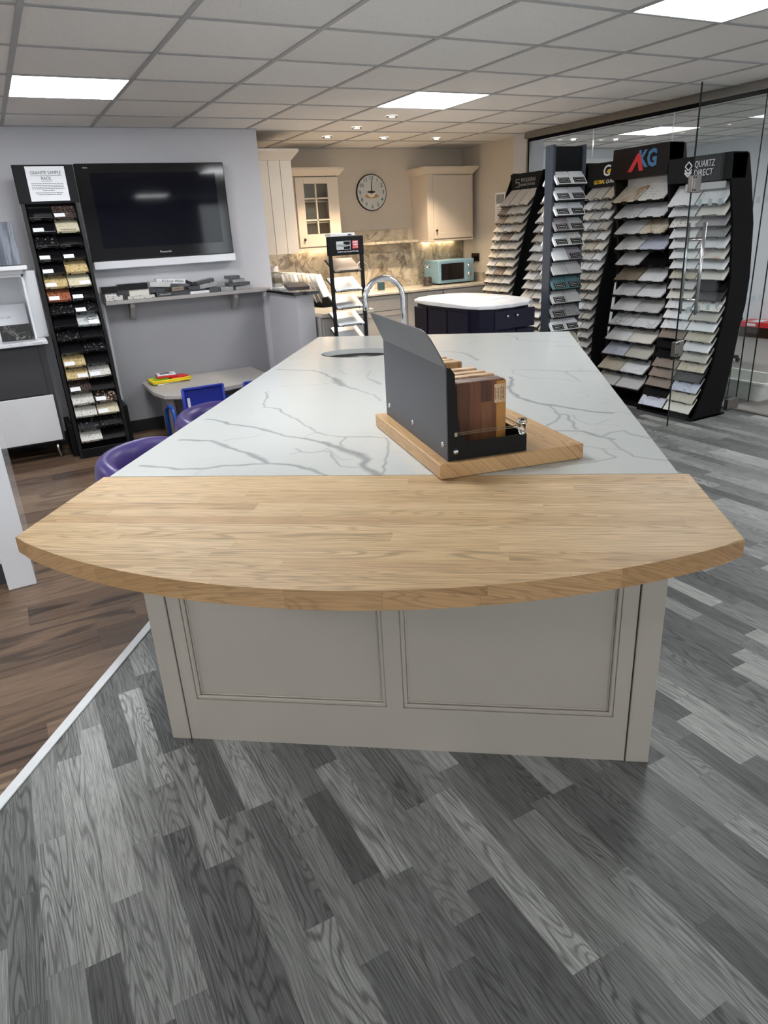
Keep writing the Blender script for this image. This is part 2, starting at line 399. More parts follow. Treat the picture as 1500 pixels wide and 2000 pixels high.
# frame: local x right, local y up, local z towards the viewer for a face that looks along -y
FACE = R(math.pi/2, 'X')
ORD = ['top', 'second', 'third', 'fourth', 'fifth', 'sixth', 'seventh', 'eighth', 'ninth', 'tenth', 'eleventh', 'twelfth', 'thirteenth', 'fourteenth', 'fifteenth', 'sixteenth', 'seventeenth', 'eighteenth', 'nineteenth', 'twentieth', 'twenty-first']
VEINS = [([(0.037,1.533),(0.16,1.494),(0.222,1.485),(0.29,1.4),(0.363,1.283),(0.402,1.186),(0.443,1.111),(0.498,1.055)],0.01,0.7),([(0.363,1.283),(0.408,1.178),(0.432,1.129)],0.022,0.8),([(0.498,1.055),(0.562,0.968),(0.595,0.934),(0.633,0.836)],0.006,0.5),([(0.518,1.246),(0.555,1.204),(0.587,1.136)],0.014,0.5),([(0.502,1.424),(0.505,1.304),(0.523,1.237)],0.003,0.4),([(0.348,1.475),(0.375,1.43),(0.405,1.356)],0.003,0.4),([(0.047,0.611),(0.079,0.597),(0.152,0.537),(0.225,0.505),(0.293,0.465),(0.341,0.424),(0.402,0.376),(0.485,0.336),(0.546,0.287),(0.6,0.231),(0.655,0.189),(0.69,0.144)],0.01,0.85),([(0.525,0.306),(0.58,0.254),(0.618,0.218),(0.668,0.173),(0.691,0.136),(0.685,0.097),(0.697,0.059),(0.738,0.008),(0.758,-0.01)],0.019,0.9),([(0.058,0.352),(0.115,0.343),(0.163,0.341),(0.204,0.3),(0.249,0.262),(0.297,0.219),(0.355,0.175),(0.401,0.128),(0.416,0.104)],0.011,0.85),([(0.163,0.341),(0.209,0.295),(0.25,0.26)],0.018,0.7),([(0.341,0.186),(0.385,0.148),(0.412,0.109)],0.016,0.8),([(0.048,0.092),(0.117,0.075),(0.182,0.059),(0.233,0.061),(0.292,0.084),(0.36,0.094),(0.416,0.104),(0.462,0.095),(0.506,0.081),(0.554,0.047),(0.583,0.025),(0.605,0.001)],0.009,0.85),([(0.541,0.06),(0.577,0.029),(0.605,0.001)],0.014,0.7),([(0.133,1.044),(0.17,0.914),(0.188,0.81),(0.205,0.776),(0.269,0.743),(0.3,0.681),(0.356,0.615),(0.418,0.517),(0.481,0.426),(0.52,0.384),(0.586,0.361),(0.671,0.357),(0.715,0.345),(0.732,0.297)],0.0035,0.75),([(0.486,0.416),(0.459,0.373)],0.003,0.4),([(0.59,0.355),(0.585,0.313),(0.594,0.261)],0.004,0.6),([(0.462,0.241),(0.483,0.212),(0.517,0.199),(0.545,0.215),(0.581,0.197),(0.58,0.18),(0.606,0.123),(0.627,0.068),(0.678,0.06)],0.0035,0.7),([(0.462,0.241),(0.483,0.212),(0.456,0.189)],0.003,0.45),([(0.73,0.298),(0.74,0.235),(0.744,0.135),(0.754,0.044),(0.753,0.001)],0.0035,0.75),([(0.213,0.333),(0.218,0.348),(0.271,0.366),(0.292,0.381),(0.317,0.405)],0.003,0.4),([(0.336,1.158),(0.372,1.208),(0.415,1.221)],0.003,0.3),([(0.548,0.215),(0.556,0.241),(0.574,0.206),(0.625,0.13),(0.649,0.138)],0.002,0.4),([(0.786,1.919),(0.838,1.89),(0.896,1.848),(0.931,1.781),(0.956,1.708),(0.976,1.625)],0.01,0.6),([(0.931,1.781),(0.956,1.699),(0.976,1.625)],0.016,0.5),([(0.918,2.143),(0.965,2.219)],0.004,0.4),([(1.092,2.448),(1.187,2.288),(1.183,2.2),(1.242,2.17),(1.324,2.129),(1.406,2.1)],0.004,0.6),([(1.122,1.364),(1.184,1.359),(1.238,1.345),(1.298,1.325),(1.341,1.298),(1.409,1.302),(1.479,1.292)],0.005,0.8),([(1.122,1.364),(1.134,1.291),(1.165,1.228),(1.214,1.179),(1.289,1.156),(1.349,1.123),(1.407,1.091)],0.003,0.4),([(1.341,1.298),(1.359,1.219),(1.371,1.146),(1.38,1.094)],0.003,0.5),([(1.121,1.217),(1.118,1.104),(1.105,1.015),(1.109,0.957),(1.13,0.859),(1.156,0.806),(1.198,0.748),(1.224,0.726),(1.27,0.694),(1.324,0.649),(1.362,0.619),(1.401,0.604),(1.421,0.594)],0.01,0.85),([(1.115,1.089),(1.105,1.006),(1.111,0.948),(1.132,0.846),(1.167,0.792)],0.016,0.7),([(1.231,0.714),(1.244,0.644),(1.251,0.588),(1.244,0.527),(1.225,0.488),(1.208,0.454)],0.0045,0.7),([(1.251,0.595),(1.276,0.587),(1.279,0.525),(1.282,0.485),(1.285,0.409)],0.005,0.7),([(1.291,0.586),(1.307,0.503),(1.327,0.463),(1.352,0.471),(1.408,0.516)],0.0025,0.4),([(1.223,0.398),(1.27,0.392),(1.302,0.382),(1.326,0.354),(1.349,0.322),(1.378,0.297)],0.008,0.75),([(1.315,0.371),(1.337,0.328),(1.368,0.298),(1.37,0.252),(1.38,0.206),(1.401,0.139),(1.43,0.12),(1.479,0.102)],0.004,0.65),([(1.35,0.326),(1.379,0.369),(1.419,0.384),(1.438,0.339),(1.477,0.304)],0.007,0.55),([(1.271,0.24),(1.305,0.227),(1.328,0.207),(1.374,0.203)],0.0025,0.5),([(1.328,0.207),(1.338,0.163),(1.357,0.133),(1.323,0.113),(1.26,0.081),(1.192,0.056),(1.151,0.054),(1.085,0.058)],0.004,0.55),([(1.421,0.594),(1.447,0.607),(1.482,0.573)],0.003,0.35),([(1.348,0.442),(1.375,0.46),(1.419,0.439)],0.002,0.3),([(1.085,0.058),(1.088,0.019)],0.003,0.4),([(1.36,1.96),(1.406,1.935),(1.493,1.933)],0.004,0.4),([(1.344,1.777),(1.382,1.701),(1.431,1.67)],0.0025,0.3),([(0.164,1.142),(0.246,1.15),(0.33,1.152)],0.003,0.3)]
# ================================================================ THE ROOM
O2 = Vector((.17, 1.955)); ISA = math.radians(-36.2)
U2 = Vector((math.cos(ISA), math.sin(ISA))); V2 = Vector((-math.sin(ISA), math.cos(ISA)))
def isl(u, v): p = O2+U2*u+V2*v; return (p.x, p.y)
# floors: grey strip laminate right of the diagonal bar, brown boards left of it, carpet beyond the glass
a_, b_ = isl(-.385, -7.5), isl(-.385, 6.2)
def floor_poly(name, pts, mat):
    m = MB(); m.prism(pts, -.05, 0.); return struct(m.build(name, mat))
floor_poly('floor', [a_, (5.08, a_[1]), (5.08, 7.5), (b_[0], 7.5), b_], 'floor_grey')
floor_poly('floor', [a_, b_, (b_[0], 7.5), (-4.8, 7.5), (-4.8, a_[1])], 'floor_brown')
floor_poly('floor', [(5.08, a_[1]), (9.2, a_[1]), (9.2, 7.6), (5.08, 7.6)], 'carpet')
m = MB(); m.box(-.403, -.367, -5.6, 5.1, 0, .006, .002); s_ = struct(m.build('trim_1', 'white_strip')); s_.matrix_world = T((O2.x, O2.y, 0)) @ R(ISA, 'Z')
m = MB(); m.box(5.06, 5.10, -4, 3.58, 0, .006, .002); struct(m.build('trim_2', 'steel'))
# walls
def wall(name, x0, x1, y0, y1, mat, z0=0., z1=CEIL+.1, mi=None):
    m = MB(); m.box(x0, x1, y0, y1, z0, z1); return struct(m.build(name, mat))
wall('wall_back', -4.2, 2.2, 6.194, 6.32, 'wall_paint')
wall('wall_kitchen_side', 2.10, 2.2, 6.32, 7.45, 'wall_kitchen')
wall('wall_kitchen_back', 2.1, 5.2, 7.45, 7.6, 'wall_kitchen')
wall('wall_right', 5.10, 5.25, 6.42, 7.45, 'wall_kitchen')
wall('wall_pier', 5.04, 5.25, 6.20, 6.42, 'wall_paint')
wall('wall_far_back', 5.2, 9.3, 7.5, 7.65, 'wall_far')
wall('wall_far_right', 8.6, 8.75, -4, 7.5, 'wall_far')
wall('wall_left', -4.35, -4.2, -4, 6.3, 'wall_paint')
# shop front behind the viewpoint: piers, sill and head around wide windows
m = MB(); m.box(-4.35, 8.75, -4.15, -4.0, 0, .45); m.box(-4.35, 8.75, -4.15, -4.0, 2.2, CEIL+.1)
for x, w in ((-4.35, .25), (-.3, 4.6), (4.9, .25), (8.5, .25)): m.box(x, x+w, -4.15, -4.0, .45, 2.2)
struct(m.build('wall_front', 'wall_paint'))
for k, (x0, x1) in enumerate([(-4.1, -.3), (4.3, 4.9), (5.15, 8.5)]):
    m = MB(); m.box(x0, x1, -4.08, -4.07, .45, 2.2); struct(m.build('window_%d' % (k+11), 'pane'))
m = MB(); m.box(.75, 2.115, 6.174, 6.194, .1, 1.07); struct(m.build('trim_3', 'wall_panel_grey'))
m = MB(); m.box(.752, .768, 6.168, 6.194, .1, 1.07); struct(m.build('trim_4', 'wall_paint'))
m = MB(); m.box(-4.2, 2.12, 6.16, 6.194, 0, .10, .003); struct(m.build('baseboard_back', 'black_skirt'))
m = MB(); m.box(8.58, 8.6, -4, 7.5, 0, .09, .003); m.box(5.3, 8.6, 7.48, 7.5, 0, .09, .003); struct(m.build('baseboard_far', 'wall_far'))
# low wall stub with a black slab top
m = MB(); m.box(2.12, 2.27, 5.44, 6.19, 0, 1.05); struct(m.build('wall_stub', 'wall_paint'))
m = MB(); m.box(2.085, 2.125, 6.13, 6.174, 0, 1.07); struct(m.build('trim_5', 'wall_paint'))
# ceiling: tiles (with holes for the light panels) and tees
GX0, GY0, G = .318, 3.271, .6
LIGHTS = [(0, 2), (4, 2), (0, -2), (4, -2), (-4, 2), (-4, -2), (-4, -6), (0, -10), (4, -10), (-4, -10), (10, 4), (10, 0), (10, -4), (10, -9)]
# panels over the far room sit on their own grid cell
m = MB(); X0, X1, Y0, Y1 = -8, 14, -13, 7
for i in range(X0, X1+1):
    for j in range(Y0, Y1+1):
        if (i, j) in LIGHTS: continue
        x, y = GX0+i*G, GY0+j*G
        m.box(x+.009, x+G-.009, y+.009, y+G-.009, CEIL+.003, CEIL+.02)
m.box(-4.4, 9.2, -4.3, 7.6, CEIL+.06, CEIL+.08)
struct(m.build('ceiling', 'ceiling_tile'))
m = MB()
for i in range(X0, X1+2): m.box(GX0+i*G-.012, GX0+i*G+.012, -4, 7.45, CEIL-.002, CEIL+.004)
for j in range(Y0, Y1+2): m.box(-4.2, 8.7, GY0+j*G-.012, GY0+j*G+.012, CEIL-.0015, CEIL+.004)
m.box(-4.2, 2.2, 6.17, 6.194, CEIL-.002, CEIL+.003); m.box(2.2, 5.1, 7.43, 7.45, CEIL-.002, CEIL+.003)
struct(m.build('trim_6', 'tee_metal'))
emit('panel_light', PANEL_COL, PANEL_STRENGTH)
LL = {(0, 2): 'square white ceiling light panel over the wall television', (4, 2): 'square white ceiling light panel in front of the kitchen', (4, -2): 'large bright ceiling light panel in the upper right corner',
      (10, 4): 'ceiling light panel seen through the glass partition'}
m = MB(); m.box(.012, G-.012, .012, G-.012, 0, .006); me_d = m.mesh('diffuser', 'panel_light')
m = MB(); m.box(.002, G-.002, .002, .014, -.002, .01); m.box(.002, G-.002, G-.014, G-.002, -.002, .01); m.box(.002, .014, .014, G-.014, -.002, .01); m.box(G-.014, G-.002, .014, G-.014, -.002, .01); me_f = m.mesh('frame', 'white_matt')
for (i, j) in LIGHTS:
    t = thing('ceiling_light', LL.get((i, j), 'ceiling light panel behind the viewpoint, outside the photograph'), 'light', (GX0+i*G, GY0+j*G, CEIL), 0, None if (i, j) in LL else 'ceiling panels behind the viewpoint')
    put(me_f, 'frame', T((0, 0, 0)), t); put(me_d, 'diffuser', T((0, 0, .001)), t)
# warm downlights over the kitchen, cool ones beyond the glass
emit('lamp_warm', (1., .86, .66), 30.); emit('lamp_cool', (1., 1., 1.), 15.)
m = MB(); m.lathe([(.026, .0), (.042, -.004), (.044, 0.), (.044, .004)], 20); me_r = m.mesh('bezel', 'chrome')
m = MB(); m.disc(.024, .0, 16); me_w = m.mesh('lamp', 'lamp_warm'); m = MB(); m.disc(.024, .0, 16); me_c = m.mesh('lamp', 'lamp_cool')
DL = [(3.05, 6.03, 'left of the second row of downlights, over the kitchen'), (3.03, 6.60, 'leftmost downlight of the back row over the kitchen'), (3.645, 6.64, 'middle downlight of the back row, above the clock'), (4.25, 6.65, 'rightmost downlight of the back row over the kitchen'), (3.06, 5.43, 'nearest small downlight, beside the square ceiling panel')]
def spot(parent, col, w, size=95):
    l = bpy.data.lights.new('spot', 'SPOT'); l.energy = w; l.color = col; l.spot_size = math.radians(size); l.spot_blend = .6; l.shadow_soft_size = .03
    o = bpy.data.objects.new('spot_beam', l); COL.objects.link(o); o.parent = parent; o.location = (0, 0, -.02)
for x, y, s in DL:
    t = thing('downlight', 'round recessed spot, '+s, 'light', (x, y, CEIL-.004), 0, 'kitchen downlights')
    put(me_r, 'bezel', T((0, 0, 0)), t); put(me_w, 'lamp', T((0, 0, -.002)), t); spot(t, WARM, SPOT_W)
for x, y, s in [(6.05, 6.65, 'small downlight beyond the glass, above the blue-grey tower'), (6.66, 6.62, 'small downlight beyond the glass, left of the far light panel'), (7.9, 4.6, 'small downlight beyond the glass door at the right edge')]:
    t = thing('downlight', s, 'light', (x, y, CEIL-.004), 0, 'far downlights')
    put(me_r, 'bezel', T((0, 0, 0)), t); put(me_c, 'lamp', T((0, 0, -.002)), t)
# glass partition: head rail, fixed panes, open door
m = MB(); m.box(5.0, 5.10, -4, 6.2, 2.262, CEIL); m.box(5.03, 5.07, 6.17, 6.2, 0, 2.262); m.box(5.035, 5.075, 3.62, 6.17, 0, .012); struct(m.build('trim_7', 'steel'))
m = MB(); m.box(5.022, 5.028, 3.6, 6.17, 2.235, 2.262); m.box(5.024, 5.03, 6.155, 6.17, 0, 2.25); struct(m.build('trim_8', 'black_matt'))
for k, (y0, y1) in enumerate([(5.295, 6.168), (4.412, 5.288), (3.62, 4.405)]):
    m = MB(); m.box(5.045, 5.055, y0, y1, .012, 2.262); w_ = struct(m.build('window_%d' % (k+1), 'pane'))
    m = MB(); m.box(5.044, 5.056, y0-.001, y0+.001, .012, 2.26); m.build('edge', 'glass_edge' if k == 2 else 'white_gloss', w_)
m = MB(); m.box(5.17, 5.33, 3.62, 3.628, .01, 2.262); w_ = struct(m.build('window_4', 'pane'))
m = MB(); m.box(5.329, 5.332, 3.619, 3.629, .01, 2.26); m.box(5.168, 5.171, 3.619, 3.629, .01, 2.26); m.build('edge', 'glass_edge', w_)
dr = thing('door_1', None, None, (5.13, 3.60, 0), math.atan2(-.08, -.875)); dr['kind'] = 'structure'
# local x runs from the pivot to the free edge
m = MB(); m.box(0, .878, -.005, .005, .012, 2.262); m.build('door_pane', 'pane', dr)
m = MB(); m.box(.877, .8795, -.0055, .0055, .012, 2.262); m.build('edge', 'glass_edge', dr)
m = MB(); m.box(-.02, .13, -.018, .018, .003, .085, .003); m.build('floor_pivot', 'steel', dr)
for z in (.586, 1.673):
    m = MB(); m.box(.80, .872, -.016, .016, z-.055, z+.055, .003); m.box(.874, .90, -.018, .018, z-.052, z+.052, .003)
    for sx in (.868, .892):
        for sz in (-.038, .038): m.tube([(sx, .0185, z+sz), (sx, .0205, z+sz)], .006, 10, mi=1)
    m.build('patch_hinge', ['steel', 'black_matt'], dr)
m = MB()
for s in (-1, 1):
    m.tube([(.775, s*.062, .82), (.775, s*.062, 1.43)], .0125, 12)
for z in (.92, 1.32): m.tube([(.775, -.062, z), (.775, .062, z)], .009, 10)
m.build('pull_handle', 'chrome', dr)
m = MB()
for z in (1.557, .847):
    for k in range(7): m.box(.76-k*.118-.022, .76-k*.118+.022, -.0065, -.0055, z-.022, z+.022)
m.build('glass_markers', 'manifest', dr)
# door-side markers on the return pane
m = MB()
for z in (1.557, .847):
    for k in range(2): m.box(5.19+k*.08, 5.234+k*.08, 3.6185, 3.6195, z-.022, z+.022)
m.build('glass_markers', 'manifest', w_)
# ================================================================ TV WALL
t = thing('television', 'large black wall-mounted flat television, switched off', 'television', (.73, 6.10, 1.385), 0)
m = MB(); m.box(0, 1.13, .0, .09, 0, .685, .006); m.build('casing', 'gloss_black', t)
m = MB(); m.box(.10, 1.05, -.002, 0, .09, .62); m.build('screen', 'screen', t)
text('Panasonic', .022, 'paper', t, T((.57, -.003, .045)) @ FACE, 'badge', width=.09, depth=.0003)
text('VIErA', .012, 'paper', t, T((.075, -.003, .655)) @ FACE, 'badge', width=.035, depth=.0003)
m = MB(); m.box(.74, 1.87, 6.10, 6.194, 1.325, 1.383, .004); tag(m.build('trunking', 'white_gloss'), 'long white trunking box under the television', 'trunking')
# shelf on brackets
t = thing('wall_shelf', 'long grey wall shelf under the television carrying stone offcuts', 'shelf', (0, 0, 0))
m = MB(); m.box(.76, 2.12, 6.02, 6.174, 1.062, 1.09, .002); m.build('board', 'shelf_grey', t)
for x in (.945, 1.80):
    m = MB(); m.prism([(6.174, .93), (6.174, 1.062), (6.05, 1.062), (6.05, 1.03), (6.15, .93)], x, x+.035, M=Matrix(((0, 0, 1, 0), (1, 0, 0, 0), (0, 1, 0, 0), (0, 0, 0, 1)))); m.build('bracket', 'shelf_grey', t)
SH = [('granite_black', .746, .867, 1.150, 1.20, 0, 'black block at the left end of the shelf stack'), ('speckled', .768, .855, 1.128, 1.162, 0, 'pale grey block on the speckled stone, shelf left end'),
 ('granite_white', .768, .897, 1.0905, 1.128, 0, 'speckled white block lying lowest at the left end of the shelf'), ('granite_black', .874, 1.10, 1.163, 1.21, 0, 'large black slab topping the second stack'),
 ('cream', .952, 1.105, 1.116, 1.162, 0, 'cream block in the middle of the second stack'), ('granite_white', .936, 1.144, 1.0905, 1.116, 0, 'white speckled slab at the bottom of the second stack'),
 ('pale_grey', 1.117, 1.278, 1.168, 1.205, -5, 'grey slab tilted on the third heap'), ('charcoal', 1.107, 1.231, 1.126, 1.157, 0, 'dark block under the tilted grey slab'),
 ('charcoal', 1.159, 1.415, 1.0905, 1.125, 0, 'long dark offcut at the base of the third heap'), ('brown_taupe', 1.287, 1.38, 1.127, 1.157, 2, 'taupe block with black handwriting'),
 ('white_veined', 1.176, 1.407, 1.185, 1.222, -4, 'white offcut with handwritten words on its edge'), ('granite_black', 1.401, 1.519, 1.158, 1.182, -24, 'black slab leaning steeply down to the right'),
 ('charcoal', 1.42, 1.515, 1.126, 1.152, 0, 'dark block beneath the leaning black slab'), ('grey_veined', 1.501, 1.662, 1.13, 1.165, 7, 'grey slab tilted up to the right, lower of a pair'),
 ('charcoal', 1.495, 1.645, 1.168, 1.192, 8, 'dark grey slab tilted up to the right, upper of a pair'), ('white', 1.432, 1.588, 1.0905, 1.112, 0, 'thin white slab lying at the front of the shelf'),
 ('charcoal', 1.592, 1.684, 1.0905, 1.126, 0, 'small dark block right of the thin white slab'), ('grey_veined', 1.69, 1.80, 1.0905, 1.124, 0, 'small mottled grey block near the right stack'),
 ('grey_veined', 1.817, 1.928, 1.0905, 1.118, 0, 'grey block at the base of the right-hand pyramid'), ('charcoal', 1.761, 1.95, 1.126, 1.152, 0, 'dark slab second from the bottom of the right-hand pyramid'),
 ('grey_veined', 1.80, 1.905, 1.153, 1.181, 0, 'grey block third in the right-hand pyramid'), ('charcoal', 1.759, 1.863, 1.182, 1.209, 0, 'dark block on top of the right-hand pyramid')]
for k, (mat, x0, x1, z0, z1, tilt, lab) in enumerate(SH):
    w, h = x1-x0, z1-z0; y0 = 6.03+(.012 if k % 3 else 0)
    m = MB(); m.box(-w/2, w/2, 0, .115, -h/2, h/2, .0015)
    o = m.build('stone_offcut', mat); o.matrix_world = T(((x0+x1)/2, y0, (z0+z1)/2)) @ R(math.radians(-tilt), 'Y')
    tag(o, lab, 'stone offcut', 'stone offcuts on the wall shelf')
    if k == 10: text('Kashmir White', .03, 'ink', o, T((.012, -.0008, 0)) @ FACE, 'handwriting', width=.17, shear=.15)
    if k == 9: text('CORINO', .02, 'ink', o, T((0, -.0008, 0)) @ FACE, 'handwriting', width=.075, shear=.1)
    if k == 8: text('Absolute', .02, 'pale_grey', o, T((-.06, -.0008, 0)) @ FACE, 'handwriting', width=.09, shear=.1)
# slab top of stub, and what lies on it
m = MB(); m.box(2.085, 2.31, 5.40, 6.06, 1.051, 1.075, .002); tag(m.build('slab_top', 'granite_black'), 'black stone capping on the low wall stub', 'slab')
m = MB(); m.box(-.085, .085, -.15, .15, 0, .028, .0015); o = m.build('tile_sample', 'slate'); o.matrix_world = T((2.195, 5.60, 1.094)) @ R(math.radians(-14), 'Z') @ R(math.radians(3), 'X'); tag(o, 'dark slate-brown tile lying on the black capping of the low wall', 'tile')
m = MB(); m.box(2.12, 2.25, 5.79, 5.98, 1.076, 1.096, .001); tag(m.build('tile_sample', 'white'), 'white tile lying behind the slate-brown tile on the low wall', 'tile')
m = MB(); m.box(2.12, 2.19, 5.90, 5.97, 1.097, 1.12, .001); tag(m.build('stone_offcut', 'grey_veined'), 'small grey cube on the white tile on the low wall', 'stone offcut')
# kids desk with chairs
t = thing('childrens_desk', 'low grey childrens desk with clipped corners against the wall', 'desk', (0, 0, 0))
m = MB(); m.prism([(.93, 5.62), (.97, 5.42), (1.08, 5.33), (1.3, 5.36), (1.82, 5.50), (1.90, 5.62), (1.90, 6.16), (.98, 6.16), (.93, 6.10)], .39, .42, bev=.004); m.build('top', 'desk_grey', t)
for x in (1.05, 1.70):
    m = MB(); m.box(x, x+.03, 5.62, 6.05, 0, .39, .002); m.build('leg', 'desk_grey', t)
m = MB(); m.box(1.08, 1.70, 5.9, 5.92, .1, .38); m.build('apron', 'desk_grey', t)
def bk(x, y, z, w, d, h, mat, lab, rz=0, nm='board_book'):
    m = MB(); m.box(-w/2, w/2, -d/2, d/2, 0, h, .003); o = m.build(nm, mat); o.matrix_world = T((x, y, z)) @ R(math.radians(rz), 'Z'); return tag(o, lab, 'book')
bk(1.09, 5.97, .4205, .20, .2, .008, 'paper', 'white sheet pad under the yellow tray on the childrens desk', 12)
tr = thing('toy_tray', 'yellow plastic tray holding books on the childrens desk', 'tray', (1.13, 5.95, .429), math.radians(6))
m = MB(); m.box(-.16, .16, -.085, .085, 0, .022, .008); m.build('base', 'yellow', tr)
m = MB(); m.tube([(-.155, -.08, .022), (.155, -.08, .022), (.155, .08, .022), (-.155, .08, .022), (-.155, -.08, .022)], .008, 8); m.build('rim', 'yellow', tr)
bk(1.07, 5.98, .4515, .12, .12, .012, 'green', 'green book at the left of the pile in the yellow tray', -8)
bk(1.20, 5.955, .4515, .15, .11, .014, 'red', 'red book at the right of the pile in the yellow tray', 14)
bk(1.115, 5.965, .466, .17, .125, .014, 'red', 'crimson book under the white picture book', -6)
o = bk(1.115, 5.975, .4805, .15, .12, .012, 'paper', 'white picture book on top of the pile', -6)
m = MB(); m.box(-.05, .03, -.01, .04, .0121, .0125); m.box(-.05, .05, -.05, -.03, .0121, .0125); m.build('cover_print', 'ink', o)
def kid_chair(x, y, lab, rz=0, aw=.235):
    t = thing('childrens_chair', lab, 'chair', (x, y, 0), rz, 'blue childrens chairs')
    m = MB(); m.box(-.145, .145, -.006, .006, .24, .488, .003); m.build('backrest', 'blue_fabric', t)
    m = MB(); m.box(-.16, .16, 0, .30, .235, .245, .003); m.build('seat', 'blue_fabric', t)
    for s in (-1, 1):
        m = MB(); m.tube([(s*.155, -.02, 0), (s*.155, -.005, .25), (s*.15, -.012, .49)], .011, 8); m.build('back_post', 'blue_fabric', t)
        m = MB(); m.tube([(s*aw, -.01, 0), (s*aw, -.01, .31), (s*aw, .02, .345), (s*aw, .07, .36), (s*aw, .16, .35), (s*aw, .27, .30), (s*aw, .29, .25), (s*aw, .30, 0)], .015, 8)
        m.tube([(s*.165, -.01, .24), (s*aw, -.01, .24)], .008, 6); m.build('arm_frame', 'blue_metal', t)
    m = MB(); m.tube([(-.15, -.012, .486), (.15, -.012, .486)], .011, 8); m.build('top_rail', 'blue_fabric', t)
    m = MB(); m.box(-.125, -.105, -.0065, -.0045, .34, .42); m.build('care_label', 'paper', t)
kid_chair(1.215, 5.20, 'blue childrens armchair nearest the yellow tray, pushed to the low desk')
kid_chair(1.66, 5.12, 'blue childrens armchair partly hidden behind the white counter', 0, .18)
# purple tub chairs
def tub(u, v, lab, rz):
    x, y = isl(u, v); t = thing('tub_chair', lab, 'chair', (x, y, 0), rz, 'purple tub chairs at the island')
    # shell: local +x faces the island; open towards +x
    prof0 = [(.215, .50), (.20, .60), (.20, .72), (.215, .775), (.245, .80), (.28, .785), (.295, .74), (.29, .62), (.265, .50), (.22, .44)]
    m = MB(); seg = 30; a0, a1 = math.radians(62), math.radians(298); rings = []
    for i in range(seg+1):
        a = a0+(a1-a0)*i/seg; w = abs((i/seg)-.5)*2; drop = .17*max(0, (w-.35)/.65)**1.6
        ring = []
        for (r, z) in prof0:
            zz = z if z < .55 else .55+(z-.55)*(1-drop/.25*.8)
            ring.append(m.bm.verts.new((r*math.cos(a)*1.02, r*math.sin(a), zz-.02)))
        rings.append(ring)
    k = len(prof0)
    for i in range(seg):
        for j in range(k):
            f = m.bm.faces.new((rings[i][j], rings[i][(j+1) % k], rings[i+1][(j+1) % k], rings[i+1][j])); f.smooth = True
    m.bm.faces.new(rings[0]); m.bm.faces.new(rings[-1][::-1])
    o = m.build('shell', 'purple_vinyl', t); sb = o.modifiers.new('s', 'SUBSURF'); sb.levels = sb.render_levels = 1
    m = MB(); m.lathe([(0, .43), (.2, .43), (.222, .45), (.222, .49), (.2, .515), (0, .525)], 28); m.build('seat', 'purple_vinyl', t)
    m = MB(); m.tube([(0, 0, .02), (0, 0, .44)], .028, 14); m.build('column', 'chrome', t)
    m = MB(); m.lathe([(0, .0), (.21, .0), (.215, .008), (.1, .02), (.03, .035), (0, .035)], 28); m.build('base', 'chrome', t)
tub(-.145, .71, 'purple vinyl tub chair nearest the oak bar', ISA)
tub(-.10, 1.33, 'purple vinyl tub chair behind the nearest one', ISA)
# ================================================================ LEFT SIDE
t = thing('white_end_unit', 'tall glossy white end panel and dark plinth at the left edge', 'cabinet', (0, 0, 0))
m = MB(); m.box(-.245, -.122, 3.468, 4.36, 0, .74, .002); m.build('end_panel', 'white_gloss', t)
m = MB(); m.box(-.80, -.246, 3.56, 4.30, 0, .12); m.build('plinth', 'dark_panel', t)
m = MB(); m.box(-.80, -.246, 3.52, 4.34, .12, .74, .002); m.build('carcass', 'white_matt', t)
t = thing('console_cabinet', 'low console with dark upper front, white lower drawer and slim metal legs', 'cabinet', (0, 0, 0))
m = MB(); m.box(-1.2, .245, 5.745, 6.15, .13, .865, .002); m.build('carcass', 'dark_panel', t)
m = MB(); m.box(-1.2, .20, 5.73, 5.744, .50, .845, .002); m.build('door', 'dark_panel', t)
m = MB(); m.box(-1.2, .228, 5.722, 5.744, .145, .49, .003); m.build('drawer', 'white_gloss', t)
for x, y in ((.18, 5.79), (.18, 6.08), (-.7, 5.79), (-.7, 6.08)):
    m = MB(); m.tube([(x, y, .13), (x+.01, y-.01, 0)], .014, 10, radii=[.016, .011]); m.build('leg', 'chrome', t)
m = MB(); m.box(-1.2, .27, 5.64, 6.15, .866, .893, .003); o = m.build('marble_shelf_top', 'marble_white'); tag(o, 'white marble top on the console, under the display niche', 'worktop')
m = MB(); m.box(.17, .24, 5.637, 5.64, .868, .885); m.build('edge_label', 'pale_grey', o)
t = thing('display_niche', 'white framed niche unit with marble cheek standing on the console', 'display', (0, 0, 0))
m = MB(); m.box(.20, .215, 5.76, 6.1, .894, 1.36, .002); m.box(-1.1, .215, 5.76, 6.1, 1.325, 1.345, .002); m.box(-1.1, .20, 6.08, 6.1, .894, 1.325); m.build('niche', 'white_gloss', t)
m = MB(); m.box(.216, .30, 5.86, 6.12, .894, 1.36, .002); m.build('marble_cheek', 'marble_white', t)
m = MB(); m.box(-1.1, .25, 5.70, 6.12, 1.372, 1.40, .003); m.box(-1.1, .22, 5.75, 6.12, 1.346, 1.372); m.build('mantel', 'white_gloss', t)
m = MB(); m.box(-.14, .14, -.012, .012, 0, .285, .002); o = m.build('stone_slab', 'blue_slab'); o.matrix_world = T((.085, 5.86, 1.403)) @ R(math.radians(-6), 'X'); tag(o, 'blue-grey striped slab standing on the mantel at the left edge', 'slab')
m = MB(); m.box(-.10, .10, -.01, .01, 0, .11, .001); o = m.build('tile_sample', 'marble_black'); o.matrix_world = T((.085, 5.80, .895)) @ R(math.radians(-8), 'X'); tag(o, 'black marble tile with white veins leaning in the niche', 'tile')
